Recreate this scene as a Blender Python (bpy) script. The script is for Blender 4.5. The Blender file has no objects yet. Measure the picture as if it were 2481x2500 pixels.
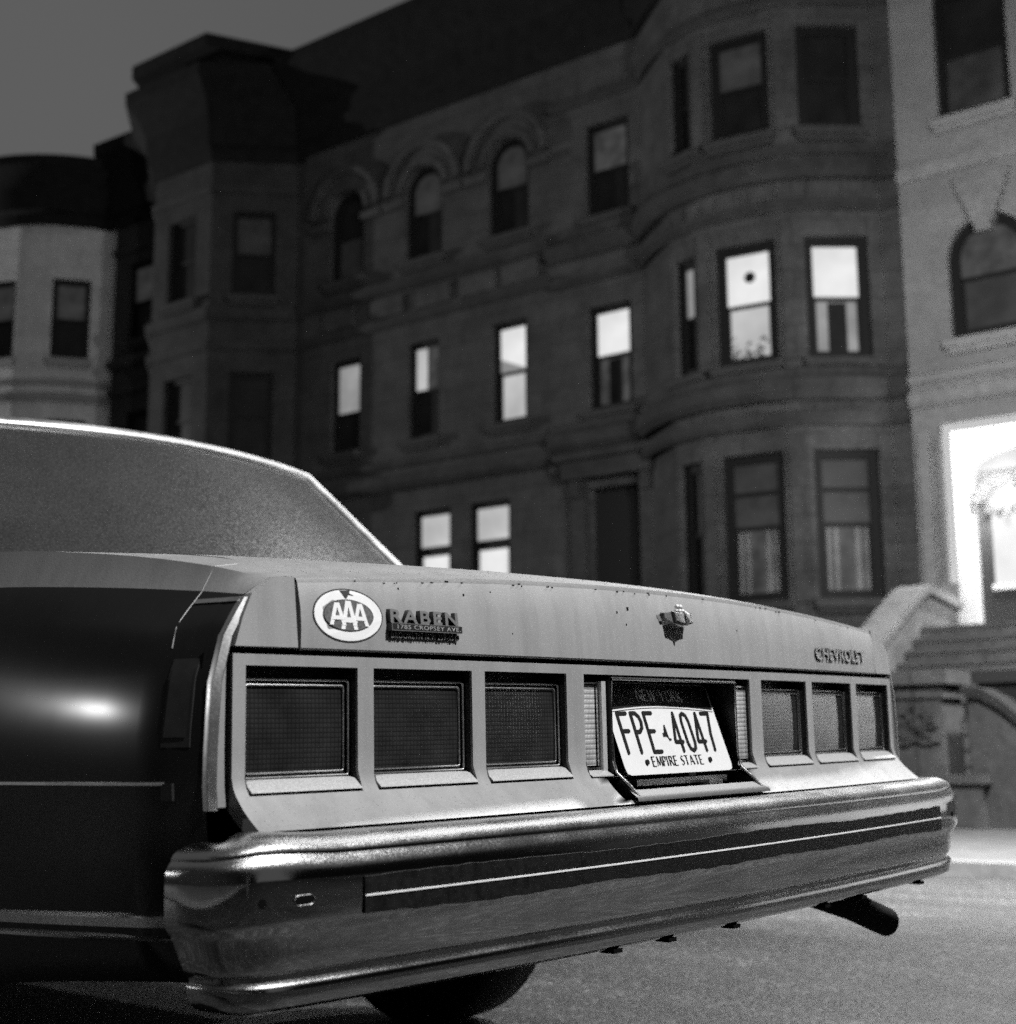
import bpy, math, random
from math import radians, sin, cos, pi, sqrt, atan2
from mathutils import Vector, Matrix
random.seed(7)
SC = bpy.context.scene
COL = SC.collection

# ------------------------------------------------------------------ materials
MATS = {}
def g(v): return (v, v, v, 1)
def newmat(name):
    m = bpy.data.materials.new(name); m.use_nodes = True
    nt = m.node_tree; b = nt.nodes['Principled BSDF']
    MATS[name] = m
    return m, nt, b
def noise(nt, scale, detail=4, rough=.6, coord='Object'):
    tc = nt.nodes.new('ShaderNodeTexCoord'); n = nt.nodes.new('ShaderNodeTexNoise')
    n.inputs['Scale'].default_value = scale; n.inputs['Detail'].default_value = detail
    n.inputs['Roughness'].default_value = rough
    nt.links.new(tc.outputs[coord], n.inputs['Vector'])
    return n
def ramp(nt, src, stops):
    r = nt.nodes.new('ShaderNodeValToRGB')
    while len(r.color_ramp.elements) < len(stops): r.color_ramp.elements.new(.5)
    for e, (p, v) in zip(r.color_ramp.elements, stops):
        e.position = p; e.color = g(v)
    nt.links.new(src, r.inputs[0]); return r.outputs[0]
def bump(nt, src, strength, dist, b, inp='Normal'):
    n = nt.nodes.new('ShaderNodeBump'); n.inputs['Strength'].default_value = strength
    n.inputs['Distance'].default_value = dist
    nt.links.new(src, n.inputs['Height']); nt.links.new(n.outputs[0], b.inputs[inp]); return n
def mixv(nt, a, b_, op='MULTIPLY', fac=1):
    m = nt.nodes.new('ShaderNodeMix'); m.data_type = 'RGBA'; m.blend_type = op
    m.inputs['Factor'].default_value = fac
    nt.links.new(a, m.inputs['A']); nt.links.new(b_, m.inputs['B']); return m.outputs['Result']
def simple(name, v, rough=.5, metal=0, spec=.5, coat=0, nscale=None, namp=.15, rvar=None, bmp=None):
    m, nt, b = newmat(name)
    b.inputs['Base Color'].default_value = g(v); b.inputs['Roughness'].default_value = rough
    b.inputs['Metallic'].default_value = metal; b.inputs['Specular IOR Level'].default_value = spec
    b.inputs['Coat Weight'].default_value = coat
    if nscale:
        n = noise(nt, nscale)
        nt.links.new(ramp(nt, n.outputs['Fac'], [(.3, v*(1-namp)), (.7, v*(1+namp))]), b.inputs['Base Color'])
        if rvar: nt.links.new(ramp(nt, n.outputs['Fac'], [(.3, rvar[0]), (.7, rvar[1])]), b.inputs['Roughness'])
        if bmp: bump(nt, n.outputs['Fac'], bmp[0], bmp[1], b)
    return m
def stone(name, v, course=.42, blockw=.9, amp=.45, joint=.55):
    """ashlar: patchy tone, grime streaks and faint joints"""
    m, nt, b = newmat(name)
    b.inputs['Roughness'].default_value = .9; b.inputs['Specular IOR Level'].default_value = .2
    n1 = noise(nt, 1.3, 7, .72); n2 = noise(nt, 14, 5, .7)
    c1 = ramp(nt, n1.outputs['Fac'], [(.28, v*(1-amp)), (.72, v*(1+amp))])
    c2 = ramp(nt, n2.outputs['Fac'], [(.3, .62), (.7, 1.1)])
    c = mixv(nt, c1, c2)
    tc = nt.nodes.new('ShaderNodeTexCoord'); mp = nt.nodes.new('ShaderNodeMapping')
    mp.inputs['Rotation'].default_value = (radians(90), 0, 0)
    nt.links.new(tc.outputs['Object'], mp.inputs['Vector'])
    br = nt.nodes.new('ShaderNodeTexBrick'); br.inputs['Scale'].default_value = 1
    br.inputs['Brick Width'].default_value = blockw; br.inputs['Row Height'].default_value = course
    br.inputs['Mortar Size'].default_value = .012; br.inputs['Color1'].default_value = g(1); br.inputs['Color2'].default_value = g(.86)
    br.inputs['Mortar'].default_value = g(joint)
    nt.links.new(mp.outputs[0], br.inputs['Vector'])
    c = mixv(nt, c, br.outputs['Color'])
    nt.links.new(c, b.inputs['Base Color'])
    bump(nt, n2.outputs['Fac'], .5, .02, b)
    return m
def emit(name, v, strength=1, lo=None, scale=2.0):
    m, nt, b = newmat(name)
    b.inputs['Base Color'].default_value = g(.02); b.inputs['Roughness'].default_value = .4; b.inputs['Specular IOR Level'].default_value = .15
    if lo is not None:
        n = noise(nt, scale, 3, .6)
        nt.links.new(ramp(nt, n.outputs['Fac'], [(.35, lo), (.65, v)]), b.inputs['Emission Color'])
    else: b.inputs['Emission Color'].default_value = g(v)
    b.inputs['Emission Strength'].default_value = strength
    m.cycles.emission_sampling = 'NONE'
    return m

# car paint: dusty solid colour with fine grit and droplets
def paint(name, v, rough=.42, grit=.35, specks=True, coat=.25):
    m, nt, b = newmat(name)
    b.inputs['Specular IOR Level'].default_value = .4
    b.inputs['Coat Weight'].default_value = coat; b.inputs['Coat Roughness'].default_value = .16
    n1 = noise(nt, 3.5, 6, .6); n2 = noise(nt, 520, 3, .8)
    c = mixv(nt, ramp(nt, n1.outputs['Fac'], [(.3, v*.9), (.7, v*1.08)]), ramp(nt, n2.outputs['Fac'], [(.25, 1-grit*.45), (.75, 1.0)]))
    tc0 = nt.nodes.new('ShaderNodeTexCoord'); mp0 = nt.nodes.new('ShaderNodeMapping'); mp0.inputs['Scale'].default_value = (26, 26, 2.2)
    nt.links.new(tc0.outputs['Object'], mp0.inputs['Vector']); n4 = nt.nodes.new('ShaderNodeTexNoise'); n4.inputs['Scale'].default_value = 1; n4.inputs['Detail'].default_value = 6; n4.inputs['Roughness'].default_value = .7
    nt.links.new(mp0.outputs[0], n4.inputs['Vector']); c = mixv(nt, c, ramp(nt, n4.outputs['Fac'], [(.34, .84), (.58, 1.0)]))
    nt.links.new(c, b.inputs['Base Color'])
    nt.links.new(ramp(nt, n2.outputs['Fac'], [(.3, rough-.08), (.7, rough+.12)]), b.inputs['Roughness'])
    h = n2.outputs['Fac']
    if specks:
        tc = nt.nodes.new('ShaderNodeTexCoord'); vo = nt.nodes.new('ShaderNodeTexVoronoi'); vo.inputs['Scale'].default_value = 300
        nt.links.new(tc.outputs['Object'], vo.inputs['Vector'])
        h2 = ramp(nt, vo.outputs['Distance'], [(.0, 1), (.34, 0)])
        h = mixv(nt, h, h2, 'ADD', 1)
    bump(nt, h, .32, .0005, b)
    return m
paint('paint_grey', .33, coat=.0, rough=.5)
paint('paint_deck', .24, rough=.42, grit=.8, coat=.1)
paint('paint_shaded', .010, rough=.33, grit=.2, specks=False, coat=.0)  # near-black base puts the unlit flank of the grey car into the colour
MATS['paint_shaded'].node_tree.nodes['Principled BSDF'].inputs['Coat Weight'].default_value = 1
MATS['paint_shaded'].node_tree.nodes['Principled BSDF'].inputs['Coat Roughness'].default_value = .20
MATS['paint_shaded'].node_tree.nodes['Principled BSDF'].inputs['Specular IOR Level'].default_value = .03
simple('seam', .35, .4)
def chrome(name, v, r0, r1, scale=260, bs=.12, face=None):
    """chrome; where it faces up it carries grit and water spots"""
    m, nt, b = newmat(name)
    b.inputs['Metallic'].default_value = 1; b.inputs['Base Color'].default_value = g(v)
    n = noise(nt, scale, 4, .75); n2 = noise(nt, 6, 5, .6)
    up = None
    r = mixv(nt, ramp(nt, n.outputs['Fac'], [(.3, r0), (.72, r1)]), ramp(nt, n2.outputs['Fac'], [(.3, .7), (.7, 1.3)]))
    if face is not None:
        ge = nt.nodes.new('ShaderNodeNewGeometry'); sp = nt.nodes.new('ShaderNodeSeparateXYZ'); nt.links.new(ge.outputs['Normal'], sp.inputs[0])
        mr = nt.nodes.new('ShaderNodeMapRange'); mr.inputs[1].default_value = .02; mr.inputs[2].default_value = .40
        nt.links.new(sp.outputs['Z'], mr.inputs[0]); up = mr.outputs[0]
        mx = nt.nodes.new('ShaderNodeMix'); mx.data_type = 'FLOAT'; mx.inputs['A'].default_value = face
        nt.links.new(up, mx.inputs['Factor']); nt.links.new(r, mx.inputs['B']); nt.links.new(mx.outputs[0], b.inputs['Roughness'])
    else: nt.links.new(r, b.inputs['Roughness'])
    nt.links.new(ramp(nt, n2.outputs['Fac'], [(.25, v*.82), (.7, v)]), b.inputs['Base Color'])
    bn_ = bump(nt, n.outputs['Fac'], bs, .0006, b)
    if up is not None:
        mu = nt.nodes.new('ShaderNodeMath'); mu.operation = 'MULTIPLY_ADD'; mu.inputs[1].default_value = bs; mu.inputs[2].default_value = .01
        nt.links.new(up, mu.inputs[0]); nt.links.new(mu.outputs[0], bn_.inputs['Strength'])
    return m
chrome('chrome_bumper', .52, .10, .34, 420, .4, face=.05)
chrome('chrome', .72, .08, .3)
chrome('chrome_dusty', .62, .16, .42, 420, .35)
chrome('chrome_trim', .62, .3, .42, 260, .03)
simple('silver_paint', .55, .38, metal=.3, nscale=600, namp=.25, rvar=(.3, .5), bmp=(.3, .0004))
simple('black_plastic', .012, .5, nscale=60, namp=.3)
simple('black_void', .004, .9, spec=.05)
simple('vinyl', .007, .6, spec=.15, nscale=90, namp=.35, rvar=(.4, .7), bmp=(.3, .0006))
simple('white_insert', .78, .5, nscale=80, namp=.08)
simple('rubber', .02, .85, nscale=120, namp=.3, bmp=(.5, .001))
simple('steel_rim', .25, .35, metal=.8)
simple('plate_white', .70, .45, nscale=30, namp=.04)
simple('plate_dark', .008, .4, nscale=40, namp=.2)
simple('plate_band_text', .95, .35, metal=1)
simple('dirty_trim', .028, .6, nscale=300, namp=.6, bmp=(.4, .0006))
simple('ink', .008, .6, spec=.2)
simple('badge_face', .33, .35, metal=.6)
simple('badge_side', .01, .5)
simple('sticker_white', .85, .5, nscale=25, namp=.03)
simple('sticker_grey', .10, .6, nscale=300, namp=.5)
simple('sticker_black', .02, .5)
simple('interior', .03, .95, nscale=20)
simple('exhaust', .006, .9, spec=.1, nscale=60)
simple('badge_small_text', .34, .5)
def lens(name, base, coatr, kx=1000, kz=1000, bs=.6, spec=.5):
    m, nt, b = newmat(name)
    b.inputs['Roughness'].default_value = .12; b.inputs['Specular IOR Level'].default_value = spec
    b.inputs['Coat Weight'].default_value = 1; b.inputs['Coat Roughness'].default_value = coatr
    tc = nt.nodes.new('ShaderNodeTexCoord'); sp = nt.nodes.new('ShaderNodeSeparateXYZ')
    nt.links.new(tc.outputs['Object'], sp.inputs[0])
    outs = []
    for ax, k in (('X', kx), ('Z', kz)):
        mu = nt.nodes.new('ShaderNodeMath'); mu.operation = 'MULTIPLY'; mu.inputs[1].default_value = k
        si = nt.nodes.new('ShaderNodeMath'); si.operation = 'SINE'
        ab = nt.nodes.new('ShaderNodeMath'); ab.operation = 'ABSOLUTE'
        nt.links.new(sp.outputs[ax], mu.inputs[0]); nt.links.new(mu.outputs[0], si.inputs[0]); nt.links.new(si.outputs[0], ab.inputs[0]); outs.append(ab.outputs[0])
    mm = nt.nodes.new('ShaderNodeMath'); mm.operation = 'MINIMUM'
    nt.links.new(outs[0], mm.inputs[0]); nt.links.new(outs[1], mm.inputs[1])
    n = noise(nt, 18, 4)
    c = mixv(nt, ramp(nt, mm.outputs[0], [(0, base*.45), (.5, base*1.3)]), ramp(nt, n.outputs['Fac'], [(.3, .5), (.7, 1.2)]))
    nt.links.new(c, b.inputs['Base Color'])
    bump(nt, mm.outputs[0], bs, .0015, b)
    return m
lens('tail_lens', .022, .03, 520, 520, .3, .12)
lens('backup_lens', .5, .08, 900, 420, .8)
# dusty window glass
m, nt, b = newmat('car_glass')
b.inputs['Base Color'].default_value = g(.02); b.inputs['Roughness'].default_value = .08; b.inputs['Specular IOR Level'].default_value = .6
n = noise(nt, 240, 4, .7); n2 = noise(nt, 2.5, 4)
c = mixv(nt, ramp(nt, n.outputs['Fac'], [(.3, .014), (.7, .040)]), ramp(nt, n2.outputs['Fac'], [(.3, .7), (.7, 1.15)]))
nt.links.new(c, b.inputs['Base Color'])
b.inputs['Alpha'].default_value = .82
nt.links.new(ramp(nt, n.outputs['Fac'], [(.3, .1), (.7, .35)]), b.inputs['Roughness'])
# asphalt
m, nt, b = newmat('asphalt')
n1 = noise(nt, 1.2, 6, .6, 'Object'); n2 = noise(nt, 60, 5, .75); 
tc = nt.nodes.new('ShaderNodeTexCoord'); vo = nt.nodes.new('ShaderNodeTexVoronoi'); vo.inputs['Scale'].default_value = 55
nt.links.new(tc.outputs['Object'], vo.inputs['Vector'])
sel = ramp(nt, vo.outputs['Color'], [(.60, .8), (.95, 3.4)])
mp = nt.nodes.new('ShaderNodeMapping'); mp.inputs['Scale'].default_value = (2.6, .22, 1); mp.inputs['Rotation'].default_value = (0, 0, radians(-3))
nt.links.new(tc.outputs['Object'], mp.inputs['Vector']); n3 = nt.nodes.new('ShaderNodeTexNoise'); n3.inputs['Scale'].default_value = 1.6; n3.inputs['Detail'].default_value = 5; nt.links.new(mp.outputs[0], n3.inputs['Vector'])
c = mixv(nt, mixv(nt, ramp(nt, n1.outputs['Fac'], [(.3, .012), (.7, .028)]), ramp(nt, n2.outputs['Fac'], [(.3, .55), (.7, 1.4)])), sel)
c = mixv(nt, c, ramp(nt, n3.outputs['Fac'], [(.35, .6), (.62, 1.25)]))
nt.links.new(c, b.inputs['Base Color'])
nt.links.new(ramp(nt, n2.outputs['Fac'], [(.3, .45), (.7, .8)]), b.inputs['Roughness'])
b.inputs['Specular IOR Level'].default_value = .3
h = mixv(nt, n2.outputs['Fac'], ramp(nt, vo.outputs['Distance'], [(0, .9), (.5, 0)]), 'ADD', 1)
bump(nt, h, .7, .006, b)
simple('concrete', .075, .8, nscale=7, namp=.25, bmp=(.3, .01))
simple('curb_stone', .12, .8, nscale=9, namp=.3)
# houses
stone('brownstone', .075, joint=.6); stone('brownstone_arched', .066, joint=.6); stone('brownstone_far', .045, joint=.8); stone('limestone', .26, joint=.88, amp=.16)
stone('limestone_bow', .52, joint=.8, amp=.14); stone('trim_brown', .05, 9, 9); stone('trim_light', .30, 9, 9, amp=.12); stone('stoop_dark', .12, 3, 3); stone('stoop_light', .36, 3, 3)
simple('cornice_dark', .012, .9, nscale=5, namp=.3, spec=.1)
simple('roof_tar', .02, .95)
simple('frame_dark', .009, .7, spec=.2)
simple('frame_white', .7, .5)
simple('window_dark', .012, .45, spec=.15, nscale=1.5, namp=.5)
simple('window_dim', .04, .3, nscale=2, namp=.5)
simple('curtain', .15, .8, nscale=3, namp=.3)
emit('lit_bright', .88, 1.0, .70, .9)
emit('lit_shade', .6, 1, .42, .8)
emit('lit_mid', .34, 1, .22, 1.5)
emit('lit_low', .065, 1, .02, 3)
emit('lit_dim', .032, 1, .014, 2)
emit('lit_plants', .75, 1, .12, 9)
emit('porch_white', 1, 2.6)
emit('lamp_globe', 1, 14)
simple('lamp_post', .05, .5)
simple('door_wood', .02, .5)
simple('leaf', .05, .7)
simple('newel_shade_dark', .022, .5)  # dark base puts the newel's shade into its colour

# ------------------------------------------------------------------ helpers
def mesh_obj(name, verts, faces, mats, parent=None, smooth=None, fm=None, loc=None):
    me = bpy.data.meshes.new(name); me.from_pydata([tuple(v) for v in verts], [], faces); me.update()
    for mm in (mats if isinstance(mats, (list, tuple)) else [mats]): me.materials.append(MATS[mm])
    if fm:
        for p, i in zip(me.polygons, fm): p.material_index = i
    import bmesh as B
    bm = B.new(); bm.from_mesh(me); B.ops.remove_doubles(bm, verts=bm.verts, dist=1e-5)
    B.ops.recalc_face_normals(bm, faces=bm.faces); bm.to_mesh(me); bm.free()
    if smooth is not None:
        for p in me.polygons: p.use_smooth = True
        me.set_sharp_from_angle(angle=radians(smooth))
    o = bpy.data.objects.new(name, me); COL.objects.link(o)
    if parent: o.parent = parent
    if loc is not None: o.location = loc
    return o
class MB:
    def __init__(s): s.v = []; s.f = []; s.m = []
    def add(s, vs, fs, mi=0):
        k = len(s.v); s.v += [tuple(v) for v in vs]; s.f += [tuple(i+k for i in f) for f in fs]; s.m += [mi]*len(fs); return s
    def box(s, x0, x1, y0, y1, z0, z1, mi=0, M=None):
        vs = [(x, y, z) for x in (x0, x1) for y in (y0, y1) for z in (z0, z1)]
        if M is not None: vs = [M @ Vector(v) for v in vs]
        return s.add(vs, [(0,1,3,2),(4,6,7,5),(0,4,5,1),(2,3,7,6),(0,2,6,4),(1,5,7,3)], mi)
    def prism(s, poly, fn0, fn1, mi=0, cap=True):
        """poly list of 2d; fn0/fn1 map (a,b)->3d for both ends"""
        n = len(poly); vs = [fn0(*p) for p in poly]+[fn1(*p) for p in poly]
        fs = [(i, (i+1) % n, n+(i+1) % n, n+i) for i in range(n)]
        if cap: fs += [tuple(range(n))[::-1], tuple(range(n, 2*n))]
        return s.add(vs, fs, mi)
    def sweep(s, path, prof, mi=0, closed=True, caps=True, up=None):
        """prof(i)-> list of 3d points at path index i"""
        rings = [prof(i) for i in range(len(path))]; n = len(rings[0]); vs = [p for r in rings for p in r]; fs = []
        for i in range(len(rings)-1):
            for j in range(n if closed else n-1):
                a = i*n+j; b_ = i*n+(j+1) % n; fs.append((a, b_, b_+n, a+n))
        if caps and closed: fs += [tuple(range(n))[::-1], tuple(range((len(rings)-1)*n, len(rings)*n))]
        return s.add(vs, fs, mi)
    def tube(s, pts, r, n=12, mi=0, caps=True):
        pts = [Vector(p) for p in pts]; rings = []
        for i, p in enumerate(pts):
            t = (pts[min(i+1, len(pts)-1)]-pts[max(i-1, 0)]).normalized()
            a = t.cross(Vector((0, 0, 1)) if abs(t.z) < .9 else Vector((1, 0, 0))).normalized(); b_ = t.cross(a)
            rr = r[i] if isinstance(r, (list, tuple)) else r
            rings.append([p+a*rr*cos(2*pi*k/n)+b_*rr*sin(2*pi*k/n) for k in range(n)])
        return s.sweep(pts, lambda i: rings[i], mi, True, caps)
    def grid(s, P, mi=0):
        R_, Cc = len(P), len(P[0]); vs = [p for r in P for p in r]
        return s.add(vs, [(i*Cc+j, i*Cc+j+1, (i+1)*Cc+j+1, (i+1)*Cc+j) for i in range(R_-1) for j in range(Cc-1)], mi)
    def build(s, name, mats, parent=None, smooth=None, loc=None):
        return mesh_obj(name, s.v, s.f, mats, parent, smooth, s.m, loc)
def empty(name, M, label, cat, group=None):
    o = bpy.data.objects.new(name, None); COL.objects.link(o); o.matrix_world = M
    o['label'] = label; o['category'] = cat
    if group: o['group'] = group
    return o
def struct(o): o['kind'] = 'structure'; return o
def text_mesh(txt, size, extrude, fn, name, mats, parent, sx=1.0, bevel=0, align='LEFT', spacing=1.0, offset=0.0):
    """built-in font text turned into a mesh and bent onto a surface with fn(a, b, depth)"""
    cu = bpy.data.curves.new('t', 'FONT'); cu.body = txt; cu.size = size; cu.extrude = extrude; cu.align_x = align
    cu.bevel_depth = bevel; cu.space_character = spacing; cu.offset = offset; cu.resolution_u = 4
    o = bpy.data.objects.new('t', cu); COL.objects.link(o)
    bpy.context.view_layer.update()
    me = bpy.data.meshes.new_from_object(o.evaluated_get(bpy.context.evaluated_depsgraph_get()))
    bpy.data.objects.remove(o); bpy.data.curves.remove(cu)
    me.name = name
    zs = [v.co.z for v in me.vertices]; zmax = max(zs)
    me.materials.clear()
    for mm in mats: me.materials.append(MATS[mm])
    for p in me.polygons:
        p.material_index = 0 if (len(mats) == 1 or (p.normal.z > .9)) else 1
    for v in me.vertices: v.co = fn(v.co.x*sx, v.co.y, v.co.z)
    o = bpy.data.objects.new(name, me); COL.objects.link(o); o.parent = parent
    return o

# ------------------------------------------------------------------ camera
def basis(yaw, pitch, roll):
    cy, sy = cos(yaw), sin(yaw); cp, sp_ = cos(pitch), sin(pitch)
    w = Vector((-sy*cp, cy*cp, sp_)); r = Vector((cy, sy, 0)); u = r.cross(w)
    return r*cos(roll)+u*sin(roll), -r*sin(roll)+u*cos(roll), w
YAW = radians(-49.63627); CAM = Vector((-1.9305, -1.2934, .7109))
def B3(t):
    r, u, w = t; return Matrix((r, u, -w)).transposed()
BW = B3(basis(YAW, radians(9.8), radians(-.45))); BC = B3(basis(YAW, radians(8.9952), radians(-1.14866)))
cam = bpy.data.cameras.new('camera'); co = bpy.data.objects.new('camera', cam); COL.objects.link(co)
co.matrix_world = Matrix.Translation(CAM) @ BW.to_4x4()
cam.sensor_fit = 'HORIZONTAL'; cam.sensor_width = 56; cam.lens = 56*2666.29/1917
cam.clip_end = 2000; cam.clip_start = .05
cam.dof.use_dof = True; cam.dof.focus_distance = 2.08; cam.dof.aperture_fstop = 6.3; cam.dof.aperture_blades = 5
SC.camera = co
CARM = Matrix.Translation(CAM) @ (BW @ BC.transposed()).to_4x4() @ Matrix.Translation(-CAM)

# ------------------------------------------------------------------ the car
car = empty('parked_car', CARM, 'old grey sedan with chrome bumper, parked at night in the foreground', 'car')
bow = lambda x: .0386*(x/.85)**2
def smoothstep(t): t = max(0, min(1, t)); return t*t*(3-2*t)
def panel_y(x, z):
    y = bow(x)
    if z < .668: y -= .052*((.668-z)/.060)**1.7
    return y
# --- body sides (loft)
ys = [.05,.07,.09,.115,.14,.17,.20,.25,.30,.36,.42,.48,.55,.65,.75,.82,.90,.94,1.0,1.1,1.2,1.3,1.4,1.5,1.6,1.66,1.72,1.9,2.3,2.8,3.3,3.7,3.84,3.9,4.0,4.12,4.24,4.36,4.5,4.58,4.7,4.95,5.15,5.24]
def key(y):
    K = {.05:[(.778,.911),(.81,.908),(.845,.886),(.877,.838),(.893,.78),(.897,.72),(.899,.665),(.894,.60),(.875,.50),(.80,.42)],
     .115:[(.778,.935),(.838,.926),(.855,.894),(.895,.85),(.918,.79),(.928,.72),(.929,.665),(.925,.58),(.915,.49),(.86,.43)],
     .30:[(.778,.965),(.865,.957),(.884,.912),(.915,.865),(.938,.79),(.947,.72),(.946,.665),(.942,.58),(.93,.48),(.89,.42)],
     .55:[(.778,.987),(.885,.983),(.906,.93),(.932,.875),(.950,.80),(.957,.72),(.956,.665),(.951,.58),(.938,.46),(.90,.39)],
     1.0:[(.70,1.0),(.90,1.0),(.925,.945),(.945,.88),(.957,.80),(.962,.72),(.961,.665),(.956,.56),(.945,.42),(.915,.26)],
     3.7:[(.70,.975),(.90,.965),(.925,.93),(.945,.87),(.957,.80),(.962,.72),(.961,.665),(.956,.56),(.945,.42),(.915,.26)],
     5.24:[(.70,.90),(.82,.89),(.85,.87),(.87,.83),(.885,.77),(.89,.72),(.89,.665),(.885,.56),(.87,.45),(.84,.36)]}
    ks = sorted(K)
    for k_, (a, b_) in enumerate(zip(ks, ks[1:])):
        if a <= y <= b_:      # monotone cubic through the key sections
            t = (y-a)/(b_-a); out = []
            p0 = ks[max(0, k_-1)]; p3 = ks[min(len(ks)-1, k_+2)]
            for c_ in range(10):
                v = []
                for d in (0, 1):
                    A, Bv = K[a][c_][d], K[b_][c_][d]; sl = (Bv-A)/(b_-a)
                    s0 = (A-K[p0][c_][d])/(a-p0) if p0 != a else sl; s1 = (K[p3][c_][d]-Bv)/(p3-b_) if p3 != b_ else sl
                    m0 = 0 if s0*sl <= 0 else 2*s0*sl/(s0+sl); m1 = 0 if s1*sl <= 0 else 2*s1*sl/(s1+sl)
                    h = b_-a; v.append((2*t**3-3*t*t+1)*A+(t**3-2*t*t+t)*h*m0+(-2*t**3+3*t*t)*Bv+(t**3-t*t)*h*m1)
                out.append(tuple(v))
            return out
def section(y, s):
    out = []
    for x, z in key(y):
        for yc in (1.3, 4.24):
            if abs(y-yc) < .40: z = max(z, .33+sqrt(.40**2-(y-yc)**2)*.98)
        if y < .09 and s: pass
        out.append((s*x, y, z))
    return out
mb = MB()
for s in (-1, 1):
    S_ = [section(y, s) for y in ys]
    mb.grid([r_[2:] for r_ in S_]); mb.grid([r_[:3] for r_ in S_], 1)
body = mb.build('body', ['paint_shaded', 'paint_deck'], car, 34)
mb = MB(); mb.box(-.86, .86, .09, .90, .46, .60); mb.box(-.66, .66, .9, 1.7, .36, .62); mb.box(-.86,.86,1.7,5.1,.30,.6); mb.box(-.74, .74, .12, 1.0, .60, .86); mb.box(-.80,.80,3.75,5.1,.6,.86)
mb.build('underbody', 'black_void', car)
mb = MB(); mb.grid([[(x*.70/.70, y, z+.02*(1-(x/.7)**2)) for x in (-.70,-.35,0,.35,.70)] for y, z in ((3.7,.975),(4.4,.955),(5.24,.90))])
mb.grid([[(x, 5.24, z) for x in (-.84,0,.84)] for z in (.36,.9)])
mb.build('hood', 'paint_deck', car, 30)
def sidept(y, z, s=-1, d=.0):
    sec = key(y)
    for a, b_ in zip(sec, sec[1:]):
        if b_[1] <= z <= a[1]:
            t = (z-b_[1])/(a[1]-b_[1]); return Vector((s*(b_[0]+(a[0]-b_[0])*t+d), y, z))
# --- trunk lid
cz = lambda x: .939-.031*(abs(x)/.78)**2
mb = MB(); rows = []
prof = [('f', 0), ('f', .06), ('f', .3), ('f', .6), ('f', .9), ('f', .975)]
xs_ = [-.775+1.55*i/40 for i in range(41)]
def lid(x, t):   # 0..1 face
    z0 = .8215; z1 = cz(x)-.002
    y0 = -.006+bow(x); y1 = .010+bow(x)*.75
    bulge = -.004*sin(pi*t)
    return Vector((x, y0+(y1-y0)*t+bulge, z0+(z1-z0)*t))
rows.append([(x, lid(x, 0).y+.02, .8205) for x in xs_])
rows.append([(x, lid(x, 0).y+.002, .8205) for x in xs_])
for t in (.012, .3, .6, .96): rows.append([lid(x, t) for x in xs_])
lidf = MB(); lidf.grid(rows)
GY = [(.03, -.0005), (.045, .0065), (.07, .0135), (.10, .021), (.15, .029), (.22, .037), (.32, .045), (.45, .052), (.65, .058), (.97, .062)]
drows = [[lid(x, .96) for x in xs_], [(x, lid(x, 1).y+.002, cz(x)+.0008) for x in xs_]]
for yy, h in GY[1:]: drows.append([(x, yy+bow(x)*(1-yy), cz(x)+h*(1+.38*(abs(x)/.78)**2)) for x in xs_])
k = len(lidf.f); lidf.grid(drows, 1)
for s in (-1, 1):   # side edge of the lid face
    x = s*.775; lidf.add([(x, lid(x, t).y+d, lid(x, t).z) for t in (0, .3, .6, .96) for d in (0, .02)], [(0,1,3,2),(2,3,5,4),(4,5,7,6)])
lidm = lidf.build('trunk_lid', ['paint_grey', 'paint_deck'], car, 28)
# chips along the lid's rear crease and on its face
mb = MB()
for i in range(30):
    x = random.uniform(-.7, .75) if i > 12 else random.choice((-.62,-.59,-.35,-.3,-.1,.3,.5))+random.uniform(-.05,.05)
    p = lid(x, .955+random.uniform(-.01, .03)); w = random.uniform(.0006, .003) ; h = random.uniform(.0004, .0012)
    mb.box(p.x-w, p.x+w, p.y-.0008, p.y+.003, p.z-h, p.z+h)
for (x, t, r) in ((-.49,.80,.0012),(-.435,.85,.0008),(-.12,.72,.0022),(-.15,.66,.0013),(-.13,.5,.001),(-.40,.3,.0007),(.2,.55,.0008),(-.61,.87,.001)):
    p = lid(x, t); mb.box(p.x-r, p.x+r, p.y-.0006, p.y+.002, p.z-r*1.3, p.z+r*1.3)
chips = mb.build('paint_chips', 'ink', lidm); chips['kind'] = 'stuff'
# --- rear end caps of the fenders
for s in (-1, 1):
    m_ = MB()
    out = [(.779,.8225),(.779,.9105),(.810,.9088),(.8425,.8868),(.8580,.856),(.8675,.8225)]
    m_.prism(out, lambda x, z: (s*x, lid(.775, min(1, max(0, (z-.8215)/.0865))).y+(x-.775)*.12, z), lambda x, z: (s*x, .062, z-.001))
    m_.build('fender_end_cap', 'paint_grey', car, 25)
mb = MB()
for s in (-1, 1):  # lit edge of the panel gap, painted in as a thin pale tube
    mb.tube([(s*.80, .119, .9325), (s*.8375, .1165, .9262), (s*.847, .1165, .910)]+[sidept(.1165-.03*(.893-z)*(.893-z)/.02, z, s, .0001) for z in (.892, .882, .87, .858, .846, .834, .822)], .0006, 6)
mb.build('seam_lit_edge', 'seam', car)
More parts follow.
